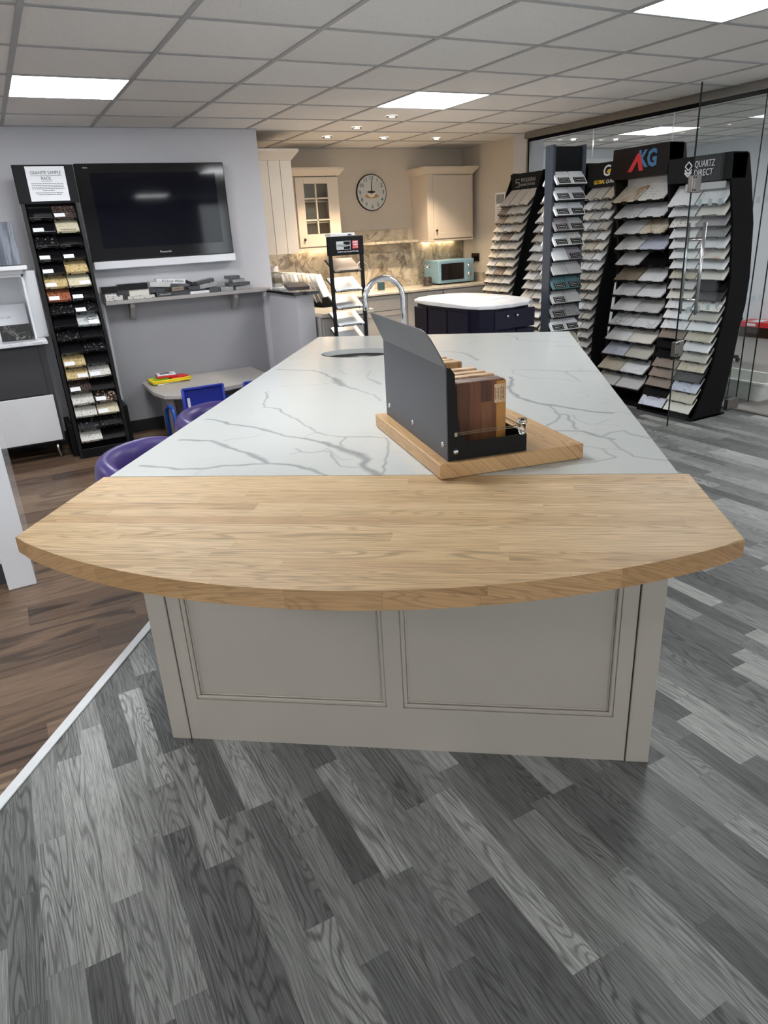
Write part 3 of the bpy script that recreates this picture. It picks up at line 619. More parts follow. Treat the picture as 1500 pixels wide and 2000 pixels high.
m = MB(); m.box(-.06, .06, -.01, .01, 0, .11, .001); o = m.build('tile_sample', 'marble_white'); o.matrix_world = T((-.085, 5.80, .895)) @ R(math.radians(-8), 'X'); tag(o, 'white marble tile beside the black one in the niche', 'tile')
m = MB(); m.box(-.16, .16, -.004, .004, 0, .24); o = m.build('brochure', 'paper'); o.matrix_world = T((.03, 5.98, .895)) @ R(math.radians(-6), 'X'); tag(o, 'white brochure with small purple print standing in the niche', 'brochure')
m = MB(); m.box(-.125, -.085, -.0055, -.0045, .135, .175); m.build('logo', 'purple_vinyl', o)
text('ENTS UK', .022, 'lilac', o, T((-.005, -.0055, .15)) @ FACE, 'lettering', width=.11)
# ================================================================ THE ISLAND
t = thing('kitchen_island', 'grey painted panelled island cabinet under the oak bar', 'cabinet', (O2.x, O2.y, 0), ISA)
def frame(m, u0, u1, z0, z1, y, w=.012, d=.010):
    m.box(u0, u1, y-d, y, z0, z0+w, .003); m.box(u0, u1, y-d, y, z1-w, z1, .003)
    m.box(u0, u0+w, y-d, y, z0+w, z1-w, .003); m.box(u1-w, u1, y-d, y, z0+w, z1-w, .003)
# front: rails and stiles around two sunk panels
m = MB(); yf = .03
for (u0, u1, z0, z1) in [(.077, .117, 0, .87), (1.383, 1.424, 0, .87), (.722, .773, .155, .80), (.117, 1.383, 0, .155), (.117, 1.383, .80, .87)]: m.box(u0, u1, yf, yf+.03, z0, z1)
m.build('front_frame', 'cabinet_grey', t)
for (u0, u1) in ((.117, .722), (.773, 1.383)):
    m = MB(); m.box(u0-.005, u1+.005, yf+.014, yf+.022, .15, .805); o = m.build('panel', 'cabinet_grey', t)
    m = MB(); frame(m, u0, u1, .155, .80, yf+.012, .013, .010); frame(m, u0+.012, u1-.012, .167, .788, yf+.015, .006, .006); m.build('moulding', 'cabinet_grey', o)
m = MB(); m.box(.012, .073, yf-.004, yf+.045, 0, .87, .002); m.build('corner_post', 'cabinet_grey', t)
m = MB(); m.box(1.428, 1.492, yf-.004, yf+.045, 0, .87, .002); m.build('corner_post', 'cabinet_grey', t)
m = MB(); m.box(.45, 1.48, .076, .094, .0, .87); m.box(.45, 1.48, 2.44, 2.46, 0, .87); m.box(.10, .468, .076, .094, .0, .87); m.box(.45, .47, .094, 2.44, 0, .87); m.box(1.46, 1.48, .094, 2.44, 0, .87); m.box(.45, 1.48, .094, 2.44, .1, .12); m.build('carcass', 'cabinet_grey', t)
# oak bar end with curved front
pts = [(-.018, .0), (-.012, -.400)]
for k in range(0, 33):
    s = k/32; u = -.012+s*1.522; pts.append((u, -.400+.018*s-.228*(1-(2*s-1)**2)**.92))
pts += [(1.510, -.382), (1.506, .0)]
q = []
for p in pts:
    if not q or (Vector(p)-Vector(q[-1])).length > 1e-4: q.append(p)
m = MB(); m.prism(q, .87, .91, bev=.0035)
for f in m.bm.faces:
    if abs(f.normal.z) < .5: f.material_index = 1
o = m.build('oak_worktop', ['oak', 'oak_edge']); o.matrix_world = T((O2.x, O2.y, 0)) @ R(ISA, 'Z')
tag(o, 'solid oak stave breakfast bar top with bowed front edge', 'worktop')
# quartz top with oval sink cut-out; vein strength stored per vertex
U0, U1, V0, V1, ST = 0.0, 1.48, .001, 2.54, .004
nu, nv = int(round((U1-U0)/ST)), int(round((V1-V0)/ST))
SC = (.362, 1.945); SR = (.200, .142)
bm = bmesh.new(); vg = []
us = np.linspace(U0, U1, nu+1); vs2 = np.linspace(V0, V1, nv+1)
ends = {}
for j, v in enumerate(vs2):
    row = []
    for i, u in enumerate(us):
        # far edge runs very slightly askew
        row.append(bm.verts.new((u, v+(.045-.085*u)*(v/V1), .91)))
    vg.append(row)
for j in range(nv):
    for i in range(nu):
        cu_, cv_ = (us[i]+us[i+1])/2, (vs2[j]+vs2[j+1])/2
        if ((cu_-SC[0])/SR[0])**2+((cv_-SC[1])/SR[1])**2 < 1: continue
        bm.faces.new((vg[j][i], vg[j][i+1], vg[j+1][i+1], vg[j+1][i]))
bmesh.ops.delete(bm, geom=[v for v in bm.verts if not v.link_faces], context='VERTS')
be = [e for e in bm.edges if e.is_boundary]
for e in be:
    for v in e.verts:
        d = Vector(((v.co.x-SC[0])/SR[0], (v.co.y-SC[1])/SR[1]))
        if d.length < 1.2: d.normalize(); v.co.x, v.co.y = SC[0]+d.x*SR[0], SC[1]+d.y*SR[1]
r = bmesh.ops.extrude_edge_only(bm, edges=be)
for v in [g for g in r['geom'] if isinstance(g, bmesh.types.BMVert)]: v.co.z = .885
bmesh.ops.recalc_face_normals(bm, faces=bm.faces[:])
me = bpy.data.meshes.new('quartz_worktop'); bm.to_mesh(me); bm.free(); me.materials.append(MATS['quartz'])
co = np.zeros(len(me.vertices)*3); me.vertices.foreach_get('co', co); co = co.reshape(-1, 3)
top = co[:, 2] > .9
P = co[:, :2].copy()
jx = np.array([mnoise.noise(Vector((p[0]*22, p[1]*22, 0))) for p in P]); jy = np.array([mnoise.noise(Vector((p[0]*22, p[1]*22, 9))) for p in P])
wm = np.array([mnoise.noise(Vector((p[0]*9, p[1]*9, 4))) for p in P])
P2 = P+np.stack([jx, jy], 1)*.007
val = np.zeros(len(P))
for pl, w, s in VEINS:
    w = w*.62; w2 = w*(1+.7*wm); s2 = s
    pl = np.array(pl); lo = pl.min(0)-.08; hi = pl.max(0)+.08
    idx = np.where((P2 > lo).all(1) & (P2 < hi).all(1))[0]
    if not len(idx): continue
    d = np.full(len(idx), 9.)
    for a, b in zip(pl[:-1], pl[1:]):
        ab = b-a; tt = np.clip(((P2[idx]-a)@ab)/max(1e-9, ab@ab), 0, 1); dd = np.linalg.norm(P2[idx]-(a+tt[:, None]*ab), axis=1); d = np.minimum(d, dd)
    ww = np.maximum(w2[idx], .0010)
    f = np.clip(1.3-d/(ww+.0019), 0, 1)*s2
    val[idx] = np.maximum(val[idx], f)
at = me.attributes.new('vein', 'FLOAT', 'POINT'); at.data.foreach_set('value', val.astype(np.float32)*.8)
o = bpy.data.objects.new('quartz_worktop', me); COL.objects.link(o); o.matrix_world = T((O2.x, O2.y, 0)) @ R(ISA, 'Z')
tag(o, 'large white veined quartz worktop with an oval sink cut-out', 'worktop')
# sink bowl
t = thing('sink_bowl', 'oval brushed steel sink set into the white worktop', 'sink', (*isl(*SC), .72), ISA)
m = MB(); prof = [(1.06, .163), (1.0, .163), (.97, .12), (.93, .03), (.85, .008), (.15, .0)]
rr = []
for (k, z) in prof:
    rr.append([m.bm.verts.new((SR[0]*1.0*k*math.cos(a), SR[1]*1.0*k*math.sin(a), z)) for a in [2*math.pi*i/48 for i in range(48)]])
for j in range(len(rr)-1):
    for i in range(48): f = m.bm.faces.new((rr[j][i], rr[j][(i+1) % 48], rr[j+1][(i+1) % 48], rr[j+1][i])); f.smooth = True
m.build('bowl', 'sink_steel', t)
m = MB(); m.lathe([(.033, .002), (.03, -.004), (.0, -.006)], 20); m.build('drain', 'chrome', t)
# gooseneck tap
t = thing('gooseneck_tap', 'tall brushed chrome gooseneck tap at the sink, rising behind the dark metal sheet', 'tap', (*isl(.575, 2.19), .91), math.radians(172))
m = MB(); m.lathe([(0, 0), (.027, 0), (.027, .045), (.017, .055), (0, .055)], 20); m.build('base', 'chrome', t)
m = MB(); pp = [(0, 0, .05), (0, 0, .20), (0, 0, .245)]; Rr = .108
for k in range(1, 15): a = math.pi*k/14*1.06; pp.append((Rr-Rr*math.cos(a), 0, .245+Rr*math.sin(a)))
pp.append((pp[-1][0]-.004, 0, pp[-1][2]-.028)); m.tube(pp, .0145, 14); m.build('spout', 'chrome', t)
m = MB(); m.tube([(0, .027, .03), (0, .075, .04)], .005, 8); m.build('lever', 'chrome', t)
# oak display board with the block holder
A0 = Vector((.875, 1.383)); B0 = Vector((.990, 1.947)); C0 = Vector((1.270, 1.315)); D0 = C0+(B0-A0)
# top-corner plan of the board
m = MB(); ang = math.atan2(-(B0-A0).x, (B0-A0).y)   # long side direction measured from +y
L1, W1 = (B0-A0).length, (C0-A0).length
m.box(0, W1, 0, L1, 0, .04, .0025); o = m.build('oak_board', 'oak_board'); o.matrix_world = T((A0.x, A0.y, .911)) @ R(ang, 'Z'); tag(o, 'thick oak board lying askew on the white worktop, under the block holder', 'board')
HM = T((.903, 1.395, .952)) @ R(math.radians(-12.3), 'Z')
t = bpy.data.objects.new('block_holder', None); COL.objects.link(t); t.matrix_world = HM
tag(t, 'dark grey metal display holder with bent back sheet standing on the oak board', 'display')
# local x right, y back
m = MB(); m.box(0, .003, 0, .535, 0, .232); o = m.build('back_sheet', 'steel_sheet', t)
# flap bends outwards to the left above the sheet, front corner rounded
m = MB(); q = [(0, 0), (.012, .045), (.024, .072), (.042, .087), (.065, .092), (.535, .092), (.535, 0)]
m.prism(q, 0, .003, M=T((0, 0, .232)) @ R(math.radians(-24), 'Y') @ Matrix(((0, 0, 1, 0), (1, 0, 0, 0), (0, 1, 0, 0), (0, 0, 0, 1)))); m.build('bent_flap', 'steel_sheet', t)
m = MB()
for y, z in ((.03, .035), (.27, .035), (.50, .035)): m.lathe([(0, .004), (.007, .003), (.0075, 0)], 12, M=T((0, y, z)) @ R(-math.pi/2, 'Y'))
m.lathe([(0, .004), (.007, .003), (.0075, 0)], 12, M=T((.022, -.003, .022)) @ R(math.pi/2, 'X')); m.build('screw', 'chrome', t)
m = MB(); q = [(.003, 0), (.215, 0), (.215, .045), (.052, .045), (.034, .075), (.026, .12), (.022, .215), (.012, .23), (.003, .232)]
m.prism(q, 0, .003, M=T((0, .0, 0)) @ R(math.pi/2, 'X')); m.build('end_bracket', 'black_metal', t)
m = MB(); m.box(.003, .215, 0, .535, 0, .003); m.box(.212, .215, 0, .535, .003, .045); m.box(.003, .215, .532, .535, .003, .045); m.build('tray', 'black_metal', t)
m = MB(); m.box(.02, .195, -.010, -.006, .066, .072, .001); m.box(.191, .195, -.006, .53, .066, .072, .001); m.build('clear_rail', 'glass', t)
m = MB(); m.tube([(.203, .0, .045), (.203, .0, .074)], .010, 16); m.lathe([(0, .084), (.012, .084), (.013, .08), (.013, .074), (0, .074)], 16, M=T((.203, .0, 0))); m.build('rail_post', 'glass', t)
m = MB(); m.box(.016, .024, -.012, 0, .063, .074, .001); m.build('rail_stop', 'chrome', t)
BL = [(.070, .052, .172, .134, 'block_brown', 'dark brown hardwood sample block at the front of the holder, with a paper sticker'),
      (.148, .030, .171, .140, 'block_light', 'pale wood sample block directly behind the brown block'), (.196, .030, .170, .136, 'block_light', 'pale wood sample block, third from the front'),
      (.248, .030, .170, .132, 'block_light', 'pinkish pale wood sample block before the gap'),
      (.368, .04, .170, .136, 'block_oak', 'oak sample block just behind the gap in the holder'), (.418, .030, .169, .130, 'block_oak', 'oak sample block, second from the back'), (.470, .028, .168, .128, 'block_oak', 'oak sample block at the very back of the holder')]
for y, d, h, w, mat, lab in BL:
    m = MB(); m.box(.056, .056+w, 0, d, .0, h, .005, seg=2); o = m.build('wood_block', mat); o.matrix_world = HM @ T((0, y, .0035)); tag(o, lab, 'wood block', 'wood sample blocks in the holder')
    if mat == 'block_brown':
        m = MB(); m.box(.056+w-.026, .0565+w, -.0006, d*.98, .0006, h-.004, .0004); m.build('pale_stave', 'block_gold', o)
        m = MB(); m.box(.158, .188, -.0012, -.0008, .112, .160); st = m.build('sticker', 'block_light', o)
        for k, (s, w_) in enumerate([('IROKO', .030), ('full stave', .034), ('worktop', .028), ('sample', .03)]): text(s, .007, 'ink', st, T((.183-.0075*k, -.0014, .136)) @ FACE @ R(math.pi/2, 'Z'), width=w_, depth=.0002)
m = MB(); m.box(.03, .08, .0, .09, 0, .003, M=None); o = m.build('swatch_card', 'black_matt'); o.matrix_world = HM @ T((.07, .44, .1745)); tag(o, 'small black card resting on the rearmost oak blocks', 'card')
# ================================================================ SAMPLE RACKS
tile_cache = {}
def tile_mesh(w, d, th, mat):
    k = (round(w, 4), round(d, 4), th, mat)
    if k not in tile_cache:
        m = MB(); m.box(-w/2, w/2, 0, d, 0, th, .0015); tile_cache[k] = m.mesh('tile_sample', mat)
    return tile_cache[k]
LOOK = {'white': 'plain white', 'white_veined': 'grey-veined white', 'black_veined': 'black-veined white', 'gold_veined': 'gold-veined cream', 'rust_veined': 'rust-veined white', 'speckled': 'speckled white', 'lilac': 'lilac grey', 'pale_grey': 'pale grey',
 'grey_veined': 'mottled grey', 'greige': 'warm grey', 'beige': 'beige', 'cream': 'cream', 'taupe': 'taupe', 'brown_taupe': 'brown', 'charcoal': 'charcoal', 'bluish': 'blue-veined white', 'teal_stone': 'blue-green',
 'granite_black': 'black granite', 'granite_black_fleck': 'flecked black granite', 'granite_brown': 'dark brown granite', 'granite_tan': 'golden granite', 'granite_cream': 'cream granite', 'granite_white': 'speckled white granite', 'granite_whiteblack': 'black-and-white granite', 'granite_red': 'reddish granite', 'granite_pink': 'pink-flecked black granite'}
PM = Matrix(((0, 0, 1, 0), (1, 0, 0, 0), (0, 1, 0, 0), (0, 0, 0, 1)))   # prism drawn in (y,z), extruded along x
def rack(name, label, yl, yr, prof, dep, rows, ncol, tiles, desc, tilt=38, td=.20, th=.012, inset=-.05, header=None, hmat='header_black', style='wire', grp='', card=None, top=None):
    x0 = prof[0][1]; Wd = yl-yr; zs = [p[0] for p in prof]; xs = [p[1]-x0 for p in prof]; fx = lambda z: float(np.interp(z, zs, xs))
    RM = T((x0, yl, 0)) @ R(-math.pi/2, 'Z')
    t = bpy.data.objects.new(name, None); COL.objects.link(t); t.matrix_world = RM; tag(t, label, 'display rack', None)
    def depth(z): return dep if not callable(dep) else dep(z)
    zz = [zs[0]]+[z for z in zs[1:-1]]+[zs[-1]]
    poly = [(fx(z), z) for z in zz]+[(fx(z)+depth(z), z) for z in reversed(zz)]
    for xo in (-.018, Wd):
        m = MB(); m.prism(poly, xo, xo+.018, M=PM); m.build('side_panel', hmat if hmat == 'header_brown' else 'black_matt', t)
    bp = [(fx(z)+depth(z)-.035, z) for z in zz]+[(fx(z)+depth(z)-.02, z) for z in reversed(zz)]
    m = MB(); m.prism(bp, 0, Wd, M=PM); m.build('back_panel', 'black_matt', t)
    m = MB(); m.box(-.018, Wd+.018, fx(0)-.02, fx(0)+depth(0)+.06, 0, .018, .003); m.build('base_plate', 'black_matt', t)
    cw = Wd/ncol; ca, sa = math.cos(math.radians(tilt)), math.sin(math.radians(tilt))
    for i, z in enumerate(rows):
        y = fx(z)+inset; Mr = T((0, y, z)) @ R(math.radians(tilt), 'X')
        dd = min(td*(1.3 if i == 0 else 1), (fx(z)+depth(z)-.04-y)/ca)
        m = MB(); m.box(0, Wd, .01, dd, -.004, -.0005, M=Mr); sh = m.build('shelf', 'black_matt', t)
        m = MB()
        if style == 'wire': m.box(.004, Wd-.004, .018, .022, -.008, -.004, M=Mr)
        for c in range(ncol):
            if style == 'wire':
                xc = (c+.5)*cw; h = cw*.22
                m.tube([(xc-h-.004, .02, -.004), (xc-h, -.005, -.003), (xc-h, -.005, th+.007), (xc+h, -.005, th+.007), (xc+h, -.005, -.003), (xc+h+.004, .02, -.004)], .0032, 5, M=Mr)
            else:
                for xa in (0.0, .5, 1.0):
                    xc = c*cw+cw*xa; h = .026 if xa == .5 else .022
                    m.box(max(0, xc-h), min(Wd, xc+h), -.007, -.002, -.016, th*.95, M=Mr)
                m.box(0, Wd, -.002, .02, -.008, -.004, M=Mr)
        m.build('wire_lip' if style == 'wire' else 'front_lip', 'black_metal', sh)
        for c in range(ncol):
            mat = tiles(i, c)
            if mat is None: continue
            jx = random.uniform(-.003, .003)
            o = put(tile_mesh(cw-.013, dd-.012, th, mat), 'tile_sample', RM @ T(((c+.5)*cw+jx, 0, 0)) @ Mr @ T((0, .001+random.uniform(0, .004), .0005)) @ R(random.uniform(-.015, .015), 'Z'))
            side = ('left', 'right') if ncol == 2 else ('left', 'middle', 'right')
            tag(o, '%s sample tile, %s, %s shelf from top, %s' % (LOOK[mat], side[c], ORD[i], desc), 'tile', grp)
    if header:
        z0, z1, hy, hd = header
        m = MB(); m.box(-.018, Wd+.018, hy-x0, hy-x0+hd, z0, z1, .003); hp = m.build('header_panel', hmat, t)
        if card:
            m = MB(); m.box(card[0], card[1], card[4]-x0, card[4]-x0+.003, card[2], card[3]); m.build('backing_card', 'pale_grey', t)
        return t, hp, hy-x0
    return t, None, 0
# rack seen through the glass door
QZ = [(0, 4.53), (.16, 4.60), (.38, 4.68), (.68, 4.735), (.83, 4.766), (1.03, 4.772), (1.4, 4.721), (1.7, 4.645), (1.86, 4.634)]
dq = lambda z: float(np.interp(z, [0, .16, .38, .68, 1.03, 1.4, 1.7, 1.86], [.31, .27, .23, .21, .21, .22, .21, .165]))
QL = ['white', 'white_veined', 'speckled', 'white', 'white', 'white', 'white', 'beige', 'pale_grey', 'cream', 'white_veined', 'white', 'white_veined', 'taupe', None, None, 'taupe', 'taupe', 'taupe', None, 'bluish']
QR = ['white_veined', 'cream', 'lilac', 'grey_veined', 'white_veined', 'rust_veined', 'white', 'cream', None, 'charcoal', 'speckled', 'greige', 'white', 'beige', 'white', 'greige', 'beige', 'charcoal', 'bluish', 'beige', 'cream']
t, hp, hy = rack('sample_rack', 'tall black sample rack with bowed sides seen through the glass door', 4.04, 3.535, QZ, dq, [1.54-.0745*i for i in range(21)], 2, lambda i, c: (QL, QR)[c][i], 'rack behind glass door', tilt=50, td=.15, th=.010,
    header=(1.70, 1.868, 4.634, .155), grp='tiles on the rack behind the glass door', card=(.13, .47, 1.645, 1.69, 4.66))
# logo: three stacked rhombs
m = MB()
def rhomb(m, cx, cz, w, h, th_, half=False):
    P4 = [(cx-w, cz), (cx, cz-h), (cx+w, cz), (cx, cz+h)]
    seg = [(0, 1), (1, 2)] if half else [(0, 1), (1, 2), (2, 3), (3, 0)]
    for a, b in seg:
        p, q_ = Vector(P4[a]), Vector(P4[b]); d = (q_-p).normalized(); nn = Vector((-d.y, d.x))*th_/2
        m.prism([p-nn, q_-nn, q_+nn, p+nn], 0, .001)
rhomb(m, 0, .022, .030, .028, .008); rhomb(m, 0, .0, .030, .028, .009, True); rhomb(m, 0, -.018, .030, .028, .012, True)
m.build('logo', 'paper', hp, T((.165, hy-.002, 1.785)) @ FACE)
text('QUARTZ', .062, 'paper', hp, T((.30, hy-.002, 1.812)) @ FACE, width=.165)
text('DIRECT', .062, 'paper', hp, T((.295, hy-.002, 1.755)) @ FACE, width=.155)
# rack with red and blue letters
AZ = [(0, 4.58), (.3, 4.685), (.59, 4.761), (.81, 4.797), (1.1, 4.802), (1.41, 4.759), (1.78, 4.69), (1.99, 4.672)]
AL = ['gold_veined', 'white_veined', 'white', 'black_veined', 'white', 'brown_taupe', 'white_veined', 'white', 'white_veined', 'white', 'bluish', 'beige', 'pale_grey']
AR = ['speckled', 'white', 'gold_veined', 'bluish', None, 'white', 'white', 'pale_grey', 'white_veined', 'cream', 'greige', 'white_veined', 'pale_grey']
t, hp, hy = rack('sample_rack', 'tall black sample rack with red and blue letters on its header', 4.64, 4.115, AZ, lambda z: float(np.interp(z, [0, .4, 1.9, 2], [.30, .2, .2, .17])), [1.60-.1225*i for i in range(13)], 2, lambda i, c: (AL, AR)[c][i], 'rack with red and blue letters', tilt=36, td=.18, th=.014,
    header=(1.775, 1.995, 4.668, .16), hmat='header_brown', style='tab', grp='tiles on the rack with red and blue letters', card=(.02, .505, 1.66, 1.79, 4.815))
m = MB(); m.prism([(-.105, -.065), (-.01, .062), (.012, .062), (.055, -.065), (.012, -.065), (-.008, .008), (-.06, -.065)], 0, .001); m.build('red_letter', 'red', hp, T((.255, hy-.002, 1.885)) @ FACE)
text('KG', .165, 'blue_letter', hp, T((.345, hy-.0018, 1.897)) @ FACE, 'blue_lettering', width=.175, bold=.006)
# yellow and white emblem rack
GZ = [(0, 4.64), (.3, 4.65), (.57, 4.659), (.93, 4.703), (1.25, 4.778), (1.55, 4.834), (1.8, 4.866), (1.94, 4.866)]
gp = ['greige', 'pale_grey', 'greige', 'white', 'beige', 'pale_grey', 'cream']
t, hp, hy = rack('sample_rack', 'tall black sample rack with yellow and white emblem, behind the blue-grey tower', 5.12, 4.76, GZ, .16, [1.64-.082*i for i in range(19)], 3, lambda i, c: gp[(i*3+c*2+i//3) % 7] if i != 7 else 'white_veined', 'rack with yellow emblem', tilt=40, td=.19, th=.012,
    header=(1.745, 1.935, 4.862, .10), grp='tiles on the rack with the yellow emblem')
text('G', .12, 'paper', hp, T((.205, hy-.002, 1.865)) @ FACE, width=.085, shear=.15, bold=.002)
m = MB(); m.prism([(-.005, -.012), (.035, -.012), (.045, .018), (.005, .012)], 0, .0015); m.build('emblem', 'gold_letter', hp, T((.215, hy-.003, 1.862)) @ FACE)
text('GLOBAL', .042, 'gold_letter', hp, T((.125, hy-.002, 1.783)) @ FACE, width=.13, shear=.2, bold=.001)
text('QUARTZ', .042, 'paper', hp, T((.27, hy-.002, 1.783)) @ FACE, width=.135, shear=.2)
# half-hidden rack
MZ = [(0, 4.29), (.855, 4.485), (1.03, 4.525), (1.47, 4.637), (1.78, 4.751), (1.95, 4.825)]
rack('sample_rack', 'black sample rack half hidden behind the blue-grey tower', 5.54, 5.20, [(z, x+.02) for z, x in MZ], .17, [1.64-.082*i for i in range(18)], 2, lambda i, c: ['pale_grey', 'greige', 'white'][(i+c*2) % 3], 'rack half hidden by tower', tilt=40, td=.17, th=.012,
    header=(1.745, 1.90, 4.83, .06), grp='tiles on the half hidden rack')
# rack nearest the kitchen
def mqt(i, c):
    if c == 0 and i in (1, 2): return 'taupe'
    if i == 4 and c == 1: return 'taupe'
    if i == 8 and c == 1: return 'taupe'
    return ['greige', 'greige', 'beige', 'greige', 'pale_grey'][(i*2+c*3) % 5]
t, hp, hy = rack('sample_rack', 'tall black sample rack nearest the kitchen with dim lettering', 6.14, 5.70, MZ, .17, [1.645-.0785*i for i in range(20)], 3, mqt, 'rack nearest kitchen', tilt=42, td=.21, th=.012,
    header=(1.745, 1.94, 4.80, .05), grp='tiles on the rack nearest the kitchen')
text('MODERN', .05, 'grey_veined', hp, T((.26, hy-.002, 1.875)) @ FACE, width=.21)
text('QUARTZSTONE', .03, 'grey_veined', hp, T((.25, hy-.002, 1.835)) @ FACE, width=.22)
m = MB(); 
for b in [(-.03, .03, .025, .032), (-.03, -.022, 0, .032), (-.03, .03, -.003, .004), (.022, .03, -.035, .004), (-.03, .03, -.042, -.035)]: m.box(b[0], b[1], b[2], b[3], 0, .001)
m.build('logo', 'grey_veined', hp, T((.10, hy-.002, 1.86)) @ FACE)
# blue-grey two-sided tower
TMx = T((3.99, 4.60, 0)) @ R(math.radians(-3), 'Z')
t = bpy.data.objects.new('tower_rack', None); COL.objects.link(t); t.matrix_world = TMx; tag(t, 'blue-grey two-sided tower rack with labelled tiles, in front of black racks', 'display rack')
for x in (0, .295):
    m = MB(); m.box(x, x+.027, 0, .095, .02, 2.03, .002); m.build('upright', 'tower_grey', t)
m = MB(); m.box(.027, .295, .02, .075, 1.80, 2.02, .002); m.build('header_panel', 'header_black', t)
m = MB(); m.box(.027, .295, .044, .050, .1, 1.80); m.build('back_panel', 'black_matt', t)
m = MB(); m.box(-.05, .37, -.12, .22, 0, .02, .003); m.build('base_plate', 'tower_grey', t)
tw = ['white', 'white', 'white', 'lilac', 'white', 'white', 'pale_grey', 'teal_stone', 'pale_grey', 'grey_veined', 'white', 'pale_grey', 'charcoal', 'taupe', 'white', 'white', 'white']
tw2 = ['white', 'white', 'white', 'pale_grey', 'speckled', 'lilac', 'pale_grey', 'teal_stone', 'pale_grey', 'grey_veined', 'white', 'beige', 'charcoal', 'white', 'white', 'white', 'white']
lab_on = [(1, 1), (1, 1), (1, 1), (1, 1), (1, 1), (0, 1), (0, 0), (1, 1), (1, 0), (1, 0), (1, 1), (1, 0), (1, 0), (0, 0), (1, 1), (1, 1), (1, 1)]
m = MB(); m.box(-.055, .055, .006, .056, 0, .0008); me_lab = m.mesh('name_label', 'black_matt')
m = MB(); 
m.box(-.043, .043, .014, .017, 0, .0006); m.box(-.043, .043, .046, .049, 0, .0006); m.box(-.043, -.040, .017, .046, 0, .0006); m.box(.040, .043, .017, .046, 0, .0006); m.box(-.03, .03, .028, .034, 0, .0006); me_lf = m.mesh('label_print', 'pale_grey')
for i in range(16):
    z = 1.745-.111*i
    Mr = T((0, -.035, z)) @ R(math.radians(52), 'X')
    m = MB(); m.box(.03, .292, .0, .10, -.005, -.001, M=Mr); m.box(.03, .292, -.005, -.002, -.006, .012, M=Mr); m.build('shelf', 'black_metal', t)
    for c in range(2):
        mat = (tw, tw2)[c][i]
        o = put(tile_mesh(.142, .115, .018, mat), 'tile_sample', TMx @ T((.085+c*.148, 0, 0)) @ Mr)
        tag(o, '%s sample tile, %s, %s shelf from top, front of blue-grey tower' % (LOOK[mat], ('left', 'right')[c], ORD[i]), 'tile', 'tiles on the front of the tower')
        if lab_on[i][c]:
            l = put(me_lab, 'name_label', T((.004, 0, .0182)), o); put(me_lf, 'label_print', T((0, 0, .0006)), l)
    if i < 15:
        Mb = T((.16, .095+.035, z)) @ R(math.pi, 'Z') @ R(math.radians(50), 'X')
        m = MB(); m.box(-.13, .13, 0, .10, -.005, -.001, M=Mb); m.build('shelf', 'black_metal', t)
        o = put(tile_mesh(.142, .115, .018, 'white'), 'tile_sample', TMx @ T((-.075, 0, 0)) @ Mb)
        tag(o, 'white sample tile edge, %s from top, on back of blue-grey tower' % ORD[i], 'tile', 'tiles on the back of the tower')
# granite rack at the television wall
GRM = T((.335, 5.60, 0)); lean = .30/1.8
t = bpy.data.objects.new('granite_rack', None); COL.objects.link(t); t.matrix_world = GRM; tag(t, 'tall black rack of granite samples left of the television, with printed notice', 'display rack')
poly = [(0, 0), (lean*1.8, 1.8), (lean*1.8+.07, 1.8), (.22, .12), (.22, 0)]
for x in (-.022, .335):
    m = MB(); m.prism(poly, x, x+.022, M=PM); m.build('side_panel', 'black_metal', t)
m = MB(); m.prism([(.06, .02), (lean*1.8+.05, 1.8), (lean*1.8+.06, 1.8), (.075, .02)], 0, .335, M=PM); m.build('back_panel', 'black_matt', t)
m = MB(); m.box(0, .335, -.004, .2, .0, .07, .002); m.build('base_plate', 'black_metal', t)
m = MB(); m.box(.357, .40, .13, .42, 0, .33, .003); m.build('stabiliser', 'black_metal', t)
m = MB(); m.box(-.06, -.022, .1, .42, 0, .25, .003); m.build('stabiliser', 'black_metal', t)
m = MB(); m.box(-.03, .365, .296, .33, 1.80, 2.045, .002); hp = m.build('header_panel', 'header_black', t)
m = MB(); m.box(.05, .305, .2935, .295, 1.812, 2.035); pp_ = m.build('notice', 'paper', hp)
text('GRANITE SAMPLE', .03, 'ink', pp_, T((.1775, .2925, 1.993)) @ FACE, width=.20); text('RACK.', .03, 'ink', pp_, T((.1775, .2925, 1.958)) @ FACE, width=.07)
m = MB(); m.box(.0775, .2775, .2925, .2935, 1.975, 1.977); m.box(.1425, .2125, .2925, .2935, 1.940, 1.942); m.build('underline', 'ink', pp_)
m = MB()
for k, (w, z) in enumerate([(.21, 1.925), (.21, 1.914), (.21, 1.903), (.21, 1.892), (.08, 1.881), (.18, 1.866), (.16, 1.855)]):
    x = .1775-w/2
    while x < .1775+w/2-.004:
        ww = random.uniform(.006, .016); m.box(x, min(x+ww, .1775+w/2), .2928, .2935, z-.0018, z+.0018); x += ww+.003
m.build('small_print', 'ink', pp_)
GLt = ['granite_black', 'granite_black', 'granite_black_fleck', 'granite_black', 'granite_black', 'granite_tan', 'granite_red', 'granite_black_fleck', 'granite_black', 'granite_black_fleck', 'granite_black', 'granite_tan', 'granite_tan', 'granite_brown', 'granite_white', 'granite_white', 'granite_black_fleck', 'granite_white']
GRt = ['granite_brown', 'granite_cream', 'granite_black', 'granite_black', 'granite_tan', 'granite_cream', 'granite_black', 'granite_black_fleck', 'granite_whiteblack', 'granite_black', 'granite_black_fleck', 'granite_black', 'granite_white', None, 'granite_pink', 'granite_cream', 'granite_black_fleck', None]
stk = {(0, 1), (1, 0), (3, 0), (3, 1), (4, 0), (5, 0), (5, 1), (6, 0), (6, 1), (7, 1), (8, 1), (11, 0), (12, 0), (12, 1), (13, 0), (14, 1), (15, 1)}
